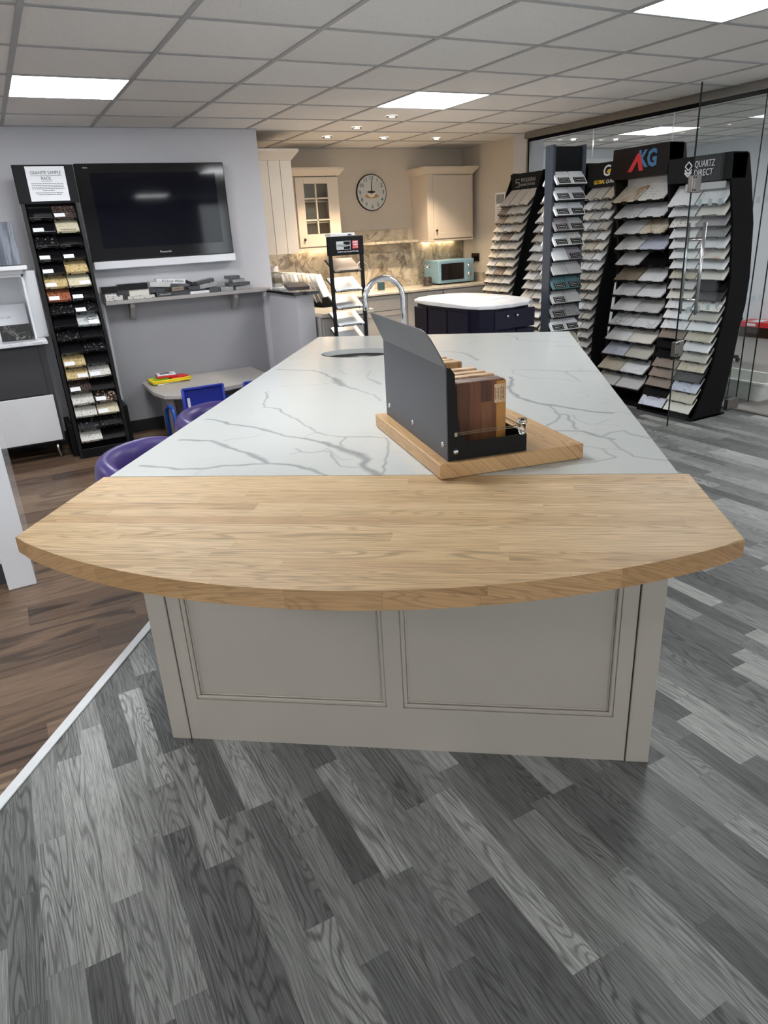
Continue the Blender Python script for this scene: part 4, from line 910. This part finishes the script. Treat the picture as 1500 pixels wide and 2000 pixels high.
m = MB(); m.box(-.035, .035, .002, .04, 0, .0006); me_st = m.mesh('paper_sticker', 'paper')
for i in range(18):
    z = 1.688-.0924*i; y = z*lean-.02; Mr = T((0, y, z)) @ R(math.radians(40), 'X')
    m = MB(); m.box(.005, .33, .004, .11, -.004, -.0005, M=Mr)
    for xa in (.02, .135, .18, .30): m.box(xa, xa+.018, -.004, -.001, -.008, .010, M=Mr)
    m.build('shelf', 'black_metal', t)
    for c in range(2):
        mat = (GLt, GRt)[c][i]
        if mat is None: continue
        o = put(tile_mesh(.152, .118, .022, mat), 'granite_sample', GRM @ T((.085+c*.160, 0, 0)) @ Mr @ R(random.uniform(-.02, .02), 'Z'))
        tag(o, '%s sample, %s, %s shelf from top, granite rack' % (LOOK[mat], ('left', 'right')[c], ORD[i]), 'granite sample', 'samples on the granite rack')
        if (i, c) in stk: put(me_st, 'paper_sticker', T((-.035 if (i, c) not in {(8, 1), (5, 1), (12, 0)} else .035, 0, .0221)), o)
        if (i, c) == (1, 1): text('VERDANIA', .018, 'ink', o, T((0, .010, .0224)), 'handwriting', width=.11)
# ================================================================ SMALL BLACK STAND BEHIND THE ISLAND
SM = T((2.285, 5.10, 0)); t = bpy.data.objects.new('sample_stand', None); COL.objects.link(t); t.matrix_world = SM
tag(t, 'narrow black open sample stand behind the far end of the island', 'display rack')
for x in (0, .262):
    for y in (0,):
        m = MB(); m.box(x, x+.026, y, y+.02, 0, 1.34, .001); m.build('leg', 'black_metal', t)
m = MB(); m.box(-.004, .292, -.004, .03, 1.335, 1.47, .003); hp = m.build('header_box', 'header_black', t)
m = MB(); m.box(.062, .122, -.0055, -.004, 1.375, 1.435); m.build('pale_logo_half', 'pale_grey', hp)
m = MB()
for b in [(.122, .180, 1.432, 1.435), (.122, .180, 1.375, 1.378), (.177, .180, 1.378, 1.432)]: m.box(b[0], b[1], -.0055, -.004, b[2], b[3])
m.build('logo_outline', 'pale_grey', hp)
text('OPAL', .024, 'dark_panel', hp, T((.094, -.006, 1.404)) @ FACE, width=.05); text('Quartz', .024, 'paper', hp, T((.150, -.006, 1.404)) @ FACE, width=.052)
m = MB(); m.box(.195, .245, -.0055, -.004, 1.378, 1.435); m.build('red_logo', 'red', hp)
text('STONE', .018, 'paper', hp, T((.220, -.006, 1.424)) @ FACE, width=.042, bold=.0006); text('YARD', .018, 'paper', hp, T((.220, -.006, 1.406)) @ FACE, width=.042, bold=.0006); text('ONLINE', .01, 'paper', hp, T((.220, -.006, 1.388)) @ FACE, width=.042)
text('www.stoneyard.org', .017, 'paper', hp, T((.155, -.006, 1.361)) @ FACE, width=.175)
for i, (z, mat, lab) in enumerate([(1.215, 'taupe', 'brown glossy tile on the upper shelf of the narrow black stand'), (1.075, 'white', 'white tile on the second shelf of the narrow black stand'), (.945, 'pale_grey', 'grey tile on the third shelf of the narrow black stand'), (.815, 'white', 'white tile on the fourth shelf of the narrow black stand'), (.70, 'white', 'white tile on the lowest visible shelf of the narrow black stand')]):
    Mr = T((0, -.012, z)) @ R(math.radians(27), 'X')
    m = MB(); m.box(.026, .262, 0, .20, -.004, -.0005, M=Mr); sh = m.build('shelf', 'black_metal', t)
    m = MB(); m.tube([(.07, .02, -.004), (.07, -.004, -.004), (.07, -.004, .014), (.22, -.004, .014), (.22, -.004, -.004), (.22, .02, -.004)], .0025, 6, M=Mr); m.build('wire_lip', 'black_metal', sh)
    o = put(tile_mesh(.225, .19, .011, mat), 'tile_sample', SM @ T((.144, 0, 0)) @ Mr); tag(o, lab, 'tile', 'tiles on the narrow black stand')
m = MB(); m.box(2.305, 2.51, 5.10, 5.20, 1.471, 1.492, .002); o = m.build('white_box', 'white_matt'); tag(o, 'flat white box lying on top of the narrow black stand', 'box')
m = MB(); m.box(2.45, 2.48, 5.099, 5.10, 1.473, 1.483); m.build('box_label', 'dark_panel', o)
# ================================================================ KITCHEN
def door(parent, x0, x1, z0, z1, y, mat, name='door', knob=None, inner=.05):
    m = MB(); m.box(x0, x1, y-.020, y-.012, z0, z1)
    for b in [(x0, x0+inner, z0, z1), (x1-inner, x1, z0, z1), (x0+inner, x1-inner, z0, z0+inner), (x0+inner, x1-inner, z1-inner, z1)]: m.box(b[0], b[1], y-.026, y-.019, b[2], b[3], .0015)
    d = m.build(name, mat, parent)
    if knob:
        k = MB(); k.lathe([(0, .022), (.011, .02), (.013, .014), (.006, .008), (.008, 0)], 14, M=T((knob[0], y-.026, knob[1])) @ R(math.pi/2, 'X')); k.build('knob', 'bronze', d)
    return d
def cornice(m, x0, x1, y0, z0, z1, fl=.045, left=True, right=True, back=7.45):
    a = [(x0, y0), (x1, y0), (x1, back), (x0, back)]; b = [(x0-(fl if left else 0), y0-fl), (x1+(fl if right else 0), y0-fl), (x1+(fl if right else 0), back), (x0-(fl if left else 0), back)]
    zt = z1-.02
    lo = [m.bm.verts.new((*p, z0)) for p in a]; mi_ = [m.bm.verts.new((*p, zt)) for p in b]; hi = [m.bm.verts.new((*p, z1)) for p in b]
    m.bm.faces.new(lo[::-1]); m.bm.faces.new(hi)
    for A, B in ((lo, mi_), (mi_, hi)):
        for i in range(4): m.bm.faces.new((A[i], A[(i+1) % 4], B[(i+1) % 4], B[i]))
# tongue and groove end unit
t = thing('wall_cabinet', 'cream wall cabinet end with vertical grooves, left side of the kitchen', 'cabinet', (0, 0, 0))
m = MB(); m.box(2.205, 2.53, 6.315, 7.05, 1.341, 2.11, .002); m.build('carcass', 'kitchen_cream', t)
m = MB()
for k in range(3): m.box(2.205+k*.1085, 2.205+(k+1)*.1085-.003, 6.30, 6.314, 1.341, 2.10, .002)
m.build('grooved_panel', 'kitchen_cream', t)
m = MB(); cornice(m, 2.205, 2.53, 6.30, 2.10, 2.185, .055, False, True, 7.05); m.build('cornice', 'kitchen_cream', t)
# glazed cabinet
t = thing('glazed_cabinet', 'cream wall cabinet with six dark glass panes left of the clock', 'cabinet', (0, 0, 0))
m = MB()
for b in [(2.86, 2.88, 7.14, 7.445, 1.36, 2.03), (3.34, 3.36, 7.14, 7.445, 1.36, 2.03), (2.88, 3.34, 7.14, 7.445, 1.36, 1.38), (2.88, 3.34, 7.14, 7.445, 2.01, 2.03), (2.88, 3.34, 7.43, 7.445, 1.38, 2.01), (2.88, 3.34, 7.2, 7.43, 1.60, 1.612), (2.88, 3.34, 7.2, 7.43, 1.80, 1.812)]: m.box(*b)
m.box(2.85, 3.37, 7.11, 7.445, 1.345, 1.362, .002); m.build('carcass', 'kitchen_cream', t)
m = MB(); cornice(m, 2.86, 3.36, 7.115, 2.035, 2.11, .045, True, True); m.build('cornice', 'kitchen_cream', t)
m = MB(); X0_, X1_ = 2.875, 3.345
for b in [(X0_, 2.965, 1.375, 2.025), (3.225, X1_, 1.375, 2.025), (2.965, 3.225, 1.375, 1.495), (2.965, 3.225, 1.965, 2.025), (3.086, 3.102, 1.495, 1.965), (2.965, 3.225, 1.62, 1.636), (2.965, 3.225, 1.822, 1.838)]: m.box(b[0], b[1], 7.114, 7.134, b[2], b[3], .002)
d = m.build('door', 'kitchen_cream', t)
m = MB(); m.box(2.96, 3.23, 7.124, 7.127, 1.49, 1.97); m.build('glazing', 'pane', d)
m = MB(); m.lathe([(0, .022), (.012, .02), (.014, .014), (.006, .008), (.008, 0)], 14, M=T((2.928, 7.114, 1.447)) @ R(math.pi/2, 'X')); m.build('knob', 'bronze', d)
# solid cabinet
t = thing('wall_cabinet', 'cream wall cabinet with solid framed door above the microwave', 'cabinet', (0, 0, 0))
m = MB(); m.box(4.41, 5.015, 7.135, 7.445, 1.36, 2.03, .002); m.box(4.40, 5.025, 7.11, 7.445, 1.345, 1.362, .002)
for b in [(4.41, 4.485, 1.36, 2.03), (4.995, 5.015, 1.36, 2.03)]: m.box(b[0], b[1], 7.115, 7.135, b[2], b[3])
m.build('carcass', 'kitchen_cream', t)
m = MB(); cornice(m, 4.41, 5.015, 7.115, 2.03, 2.105, .05); m.build('cornice', 'kitchen_cream', t)
door(t, 4.488, 4.992, 1.375, 2.02, 7.137, 'kitchen_cream', knob=(4.52, 1.462), inner=.065)
# clock
t = thing('wall_clock', 'round vintage wall clock with a coffee cup picture, showing about twelve', 'clock', (3.893, 7.445, 1.885))
m = MB(); m.lathe([(0, -.002), (.176, -.002), (.182, .004), (.184, .018), (.184, .0)], 48, M=R(math.pi/2, 'X')); m.build('rim', 'bronze', t)
m = MB(); m.disc(.176, .019, 48, M=R(math.pi/2, 'X')); m.build('face', 'clock_face', t)
for k in range(1, 13):
    a = math.radians(90-30*k); text(str(k), .056, 'dark_panel', t, T((.143*math.cos(a), -.0205, .143*math.sin(a))) @ FACE, 'numeral')
def ell(cx, cz, rx, rz, y, a0=0, a1=360):
    m = MB(); n_ = 24; f = m.bm.faces.new([m.bm.verts.new((cx+rx*math.cos(math.radians(a0+(a1-a0)*i/n_)), y, cz+rz*math.sin(math.radians(a0+(a1-a0)*i/n_)))) for i in range(n_)]); return m
m = ell(0, -.035, .085, .022, -.0198); m.build('printed_saucer', 'orange', t)
m = ell(-.005, .005, .05, .055, -.0202, 180, 360); m.build('printed_cup', 'cream', t)
m = ell(-.005, .006, .05, .012, -.0205); m.build('printed_coffee', 'bronze', t)
m = MB(); m.box(-.0035, .0035, -.024, -.0225, -.02, .12); m.build('minute_hand', 'ink', t)
m = MB(); m.box(-.005, .005, -.0222, -.021, -.02, .075); m.build('hour_hand', 'ink', t)
# marble splashback and mantel shelf
m = MB(); m.box(2.203, 5.09, 7.431, 7.4485, .882, 1.344); spl = tag(m.build('marble_splashback', 'splash_marble'), 'tall veined marble splashback behind the kitchen worktop', 'splashback')
m = MB(); m.box(5.085, 5.10, 6.42, 7.432, .88, .98, .001); tag(m.build('marble_upstand', 'splash_marble'), 'low marble upstand at the right end of the kitchen worktop', 'splashback')
m = MB(); m.box(3.42, 4.36, 7.25, 7.448, 1.352, 1.378, .003); m.box(3.42, 4.33, 7.425, 7.448, 1.378, 1.50, .002); tag(m.build('marble_mantel', 'splash_marble'), 'marble mantel shelf with upstand under the clock', 'shelf')
m = MB(); m.prism([(3.75, .882), (4.36, .882), (4.26, 1.26), (3.82, 1.26)], 7.420, 7.4315, M=Matrix(((1, 0, 0, 0), (0, 0, 1, 0), (0, 1, 0, 0), (0, 0, 0, 1)))); m.build('raised_panel', 'splash_marble', spl)
# worktop and base units
m = MB(); m.box(2.2, 5.095, 6.82, 7.43, .855, .88, .003); tag(m.build('marble_worktop', 'worktop_marble'), 'pale marble kitchen worktop along the back wall', 'worktop')
t = thing('base_cabinets', 'row of grey framed kitchen base cabinets under the marble worktop', 'cabinet', (0, 0, 0))
m = MB(); m.box(2.76, 5.09, 6.872, 7.43, .10, .853); m.build('carcass', 'kitchen_grey', t)
m = MB(); m.box(2.76, 5.09, 6.92, 7.4, 0, .10); m.build('plinth', 'kitchen_grey', t)
for x0, x1, dz in [(2.78, 3.36, .69), (3.37, 3.95, .69), (3.96, 4.42, 0), (4.43, 5.08, 0)]:
    door(t, x0+.003, x1-.003, .12, .845 if not dz else dz-.004, 6.872, 'kitchen_grey')
    if dz: door(t, x0+.003, x1-.003, dz+.002, .845, 6.872, 'kitchen_grey', 'drawer', inner=.03)
# microwave
t = thing('microwave', 'pale blue retro microwave oven on the kitchen worktop', 'microwave', (4.50, 7.05, .882))
m = MB(); m.box(0, .49, .006, .33, .012, .262, .012, seg=2); m.build('casing', 'teal', t)
m = MB(); m.box(.035, .345, -.002, .008, .045, .225, .006); m.build('door_window', 'gloss_black', t)
m = MB(); m.box(.36, .47, .001, .008, .03, .245, .003); m.build('control_panel', 'teal', t)
for z in (.185, .095):
    m = MB(); m.lathe([(0, .02), (.022, .018), (.026, .0)], 18, M=T((.415, .001, z)) @ R(math.pi/2, 'X')); m.box(.412, .418, -.024, -.018, z-.02, z+.02); m.build('dial', 'chrome', t)
m = MB()
for x in (.04, .45):
    for y in (.05, .29): m.lathe([(0, 0), (.012, 0), (.012, .012)], 10, M=T((x, y, 0)))
m.build('foot', 'black_matt', t)
t = thing('wall_socket', 'dark double socket on the right kitchen wall with a trailing flex', 'socket', (0, 0, 0))
m = MB(); m.box(5.088, 5.099, 7.10, 7.25, 1.10, 1.19, .003); m.build('plate', 'bronze', t)
m = MB(); m.box(5.06, 5.09, 7.13, 7.17, 1.12, 1.16, .004); m.tube([(5.07, 7.15, 1.12), (5.05, 7.16, 1.06), (5.04, 7.2, 1.0), (5.03, 7.3, .95)], .004, 6); m.build('plug_and_flex', 'black_matt', t)
# jar of nuts
t = thing('glass_jar', 'lidded glass jar of brown nuts left of the microwave', 'jar', (4.375, 7.10, .881))
m = MB(); m.lathe([(0, .0), (.055, 0), (.058, .01), (.058, .12), (.045, .15), (.032, .165), (.034, .19)], 24); m.build('body', 'pane', t)
m = MB(); m.lathe([(.0, .004), (.052, .004), (.054, .01), (.054, .09), (.04, .1), (0, .104)], 20); m.build('nuts', 'granite_brown', t)
m = MB(); m.lathe([(0, .19), (.038, .19), (.04, .2), (.02, .215), (.012, .235), (0, .238)], 18); m.build('lid', 'glass', t)
# kitchen tap, dish and small slab
t = thing('kitchen_tap', 'slim chrome swan-neck tap over the kitchen worktop', 'tap', (3.56, 7.25, .881))
m = MB(); m.lathe([(0, 0), (.025, 0), (.02, .03), (0, .03)], 16); m.build('base', 'chrome', t)
m = MB(); pp = [(0, 0, .03), (0, 0, .24)]
for k in range(1, 12): a = math.pi*k/11; pp.append((.075-.075*math.cos(a), -.0, .24+.07*math.sin(a)))
pp.append((.158, 0, .20)); m.tube(pp, .009, 10); m.build('spout', 'chrome', t)
t = thing('ring_ornament', 'small cream ring ornament under the kitchen tap', 'ornament', (3.66, 7.12, .881))
m = MB(); m.tube([(.032*math.cos(a), 0, .042+.032*math.sin(a)) for a in [2*math.pi*k/20 for k in range(21)]], .012, 10, cap=False); m.build('ring', 'cream', t)
m = MB(); m.box(-.02, .02, -.012, .012, 0, .006, .001); m.build('foot', 'cream', t)
m = MB(); m.box(-.04, .04, 0, .03, 0, .085, .004); o = m.build('teal_tin', 'dark_teal'); o.matrix_world = T((3.80, 7.13, .882)); tag(o, 'small square teal tin beside the ring ornament', 'tin')
# undercabinet lamps
for x0, x1, lab in [(4.5, 4.95, 'slim warm strip lamp under the cabinet above the microwave'), (2.9, 3.3, 'slim warm strip lamp under the glazed cabinet')]:
    m = MB(); m.box(x0, x1, 7.385, 7.42, 1.3405, 1.3445); o = m.build('strip_lamp', 'lamp_strip'); tag(o, lab, 'light', 'strip lamps under the wall cabinets')
# peninsula
t = thing('peninsula_cabinet', 'grey cabinet returning from the kitchen behind the low wall', 'cabinet', (0, 0, 0))
m = MB(); m.box(2.29, 2.72, 5.38, 6.80, .0, .862); m.build('carcass', 'kitchen_grey', t)
door(t, 2.30, 2.71, .10, .855, 5.38, 'kitchen_grey')
m = MB(); m.box(2.285, 2.755, 5.335, 6.815, .864, .9, .004); tag(m.build('peninsula_worktop', 'worktop_marble'), 'pale stone worktop on the cabinet behind the low wall', 'worktop')
MB().box(-.02, .308, -.06, .24, 0, .015, .002).build('base_plate', 'black_metal', bpy.data.objects['sample_stand'])
t = thing('leaning_tile_tray', 'black tray holding a long row of leaning sample tiles behind the low wall', 'tray', (0, 0, 0))
m = MB(); m.prism([(2.50, 5.78), (2.735, 5.78), (2.50, 6.79), (2.292, 6.79)], .902, .93); m.build('base', 'black_matt', t)
m = MB(); m.box(2.50, 2.735, 5.78, 5.80, .93, .985, .002); m.build('front_lip', 'black_matt', t)
lt = ['white', 'pale_grey', 'speckled', 'beige', 'greige', 'white', 'pale_grey', 'greige', 'white_veined', 'beige', 'cream', 'greige', 'cream', 'beige', 'gold_veined', 'cream', 'rust_veined', 'speckled']
for i in range(16):
    y = 5.90+i*.055; mat = lt[i]; xx = 2.615-.26*i/15; th_ = math.radians(52-44*i/15)
    m = MB(); m.box(-.105, .105, 0, .010, 0, .25, .001)
    o = m.build('tile_sample', mat); o.matrix_world = T((xx, y, .934)) @ R(th_, 'Z') @ R(math.radians(-22+12*i/15), 'X') @ R(random.uniform(-.03, .03), 'Y')
    tag(o, '%s tile, %s from the front of the leaning row in black tray' % (LOOK[mat], ['first', 'second', 'third', 'fourth', 'fifth', 'sixth', 'seventh', 'eighth', 'ninth', 'tenth', 'eleventh', 'twelfth', 'thirteenth', 'fourteenth', 'fifteenth', 'sixteenth'][i]), 'tile', 'tiles leaning in the black tray')
o = MB().box(-.10, .10, 0, .02, 0, .30, .001).build('brochure_box', 'paper'); o.matrix_world = T((2.40, 6.785, .932)) @ R(math.radians(-6), 'X'); tag(o, 'white and red brochure box at the far end of the leaning tiles', 'box')
MB().box(-.10, -.02, -.0015, 0, .02, .09).build('red_print', 'red', o); text('TILE', .05, 'ink', o, T((-.055, -.0015, .23)) @ FACE, width=.07)
# ================================================================ BLUE CURVED UNIT
TP = [(3.159, 5.351), (3.26, 5.46), (3.418, 5.530), (3.605, 5.521), (3.74, 5.444), (3.80, 5.25), (3.808, 4.95), (3.785, 4.655), (3.724, 4.481), (3.607, 4.375), (3.42, 4.335), (3.252, 4.335), (3.155, 4.40), (3.128, 4.52), (3.124, 4.787), (3.13, 5.105)]
cx_, cy_ = sum(p[0] for p in TP)/16, sum(p[1] for p in TP)/16
m = MB(); m.prism(TP, .905, .935, bev=.008); tag(m.build('curved_worktop', 'white'), 'white worktop with rounded corners on the navy unit', 'worktop')
t = thing('navy_cabinet', 'navy blue freestanding kitchen unit with rounded corners', 'cabinet', (cx_, cy_, 0))
BP = [((p[0]-cx_)*.93, (p[1]-cy_)*.95) for p in TP]
m = MB(); m.prism(BP, .08, .904); m.build('carcass', 'navy', t)
m = MB(); m.prism([(a*.94, b*.95) for a, b in BP], 0, .08); m.build('plinth', 'navy', t)
yb = min(p[1] for p in BP)
for x0, x1 in ((-.18, .02), (.03, .20)):
    m = MB(); m.box(x0, x1, yb-.014, yb+.01, .12, .74, .004); m.build('door', 'navy', t)
m = MB(); m.box(-.18, .20, yb-.014, yb+.01, .75, .89, .004); dwr = m.build('drawer', 'navy', t)
for x in (-.07, .02):
    m = MB(); m.lathe([(0, .024), (.011, .022), (.013, .015), (.006, .008), (.008, 0)], 14, M=T((x, yb-.014, .845)) @ R(math.pi/2, 'X')); m.build('knob', 'chrome', dwr)
xb = min(p[0] for p in BP)
for y0, y1 in ((-.38, -.10), (-.08, .20), (.22, .42)):
    m = MB(); m.box(xb-.006, xb+.01, y0, y1, .12, .88, .004); m.build('side_panel', 'navy', t)
m = MB(); m.box(-.16, .16, -.1, .1, 0, .003); o = m.build('paper_sheet', 'paper'); o.matrix_world = T((3.52, 4.80, .936)) @ R(math.radians(20), 'Z'); tag(o, 'white sheet lying on the navy unit worktop', 'paper')
# ================================================================ POSTER, FAR ROOM
o = MB().box(5.094, 5.099, 6.62, 6.80, 1.50, 1.81).build('wall_notice', 'paper'); tag(o, 'paper notice with grey print on the kitchen right wall', 'poster')
m = MB(); m.box(5.0928, 5.094, 6.64, 6.78, 1.70, 1.79); 
for k in range(6): m.box(5.0928, 5.094, 6.65, 6.77, 1.66-k*.022, 1.667-k*.022)
m.build('grey_print', 'grey_veined', o)
t = thing('whiteboard', 'tall white board on the far wall beyond the glass', 'board', (0, 0, 0))
m = MB(); m.box(7.03, 7.60, 7.47, 7.495, .72, 2.21, .003); m.build('panel', 'white_matt', t)
t = thing('plastic_tub', 'off-white plastic trough on the carpet beyond the glass door', 'tub', (5.575, 3.90, 0), math.radians(90))
m = MB()
def ring(w, d, z, r=.04):
    out = []
    for (sx, sy) in ((1, 1), (-1, 1), (-1, -1), (1, -1)):
        a0 = {(1, 1): 0, (-1, 1): 90, (-1, -1): 180, (1, -1): 270}[(sx, sy)]
        for k in range(5): a = math.radians(a0+k*22.5); out.append(m.bm.verts.new((sx*(w-r)+r*math.cos(a), sy*(d-r)+r*math.sin(a), z)))
    return out
rg = [ring(.30, .15, 0), ring(.36, .185, .15), ring(.39, .21, .155), ring(.39, .21, .168), ring(.355, .18, .168), ring(.30, .15, .012)]
m.bm.faces.new(rg[0][::-1]); m.bm.faces.new(rg[-1])
for A, B in zip(rg[:-1], rg[1:]):
    for i in range(20): m.bm.faces.new((A[i], A[(i+1) % 20], B[(i+1) % 20], B[i]))
m.build('trough', 'tub_plastic', t)
t = thing('red_box', 'long red box with white mark on the carpet at the far wall', 'box', (8.42, 5.55, 0), math.radians(3))
m = MB(); m.box(-.12, .14, -.55, .35, 0, .13, .003); m.build('body', 'bronze', t)
m = MB(); m.box(-.16, .15, -.57, .37, .13, .19, .004); ld = m.build('lid', 'red', t)
m = MB(); m.box(-.161, -.159, .12, .25, .145, .175); m.box(-.12, .10, .10, .24, .19, .1905); m.box(-.14, .12, -.30, -.2, .19, .1905); m.build('white_mark', 'paper', ld)
t = thing('office_chair', 'black office chair beyond the glass, behind the bowed rack', 'chair', (6.55, 4.95, 0), math.radians(40))
m = MB(); m.lathe([(0, .42), (.24, .43), (.26, .46), (.24, .5), (0, .5)], 24); m.build('seat', 'black_matt', t)
m = MB(); m.box(-.22, .22, .20, .26, .55, .95, .03, seg=2); m.build('backrest', 'black_matt', t)
m = MB(); m.tube([(0, 0, .08), (0, 0, .43)], .03, 12); m.tube([(0, .1, .45), (0, .25, .5), (0, .25, .62)], .02, 8); m.build('column', 'black_metal', t)
for k in range(5):
    a = 2*math.pi*k/5; m = MB(); m.tube([(0, 0, .09), (.28*math.cos(a), .28*math.sin(a), .055)], .02, 8); m.lathe([(0, .05), (.025, .04), (.025, .015), (0, 0)], 10, M=T((.28*math.cos(a), .28*math.sin(a), 0))); m.build('leg', 'black_metal', t)
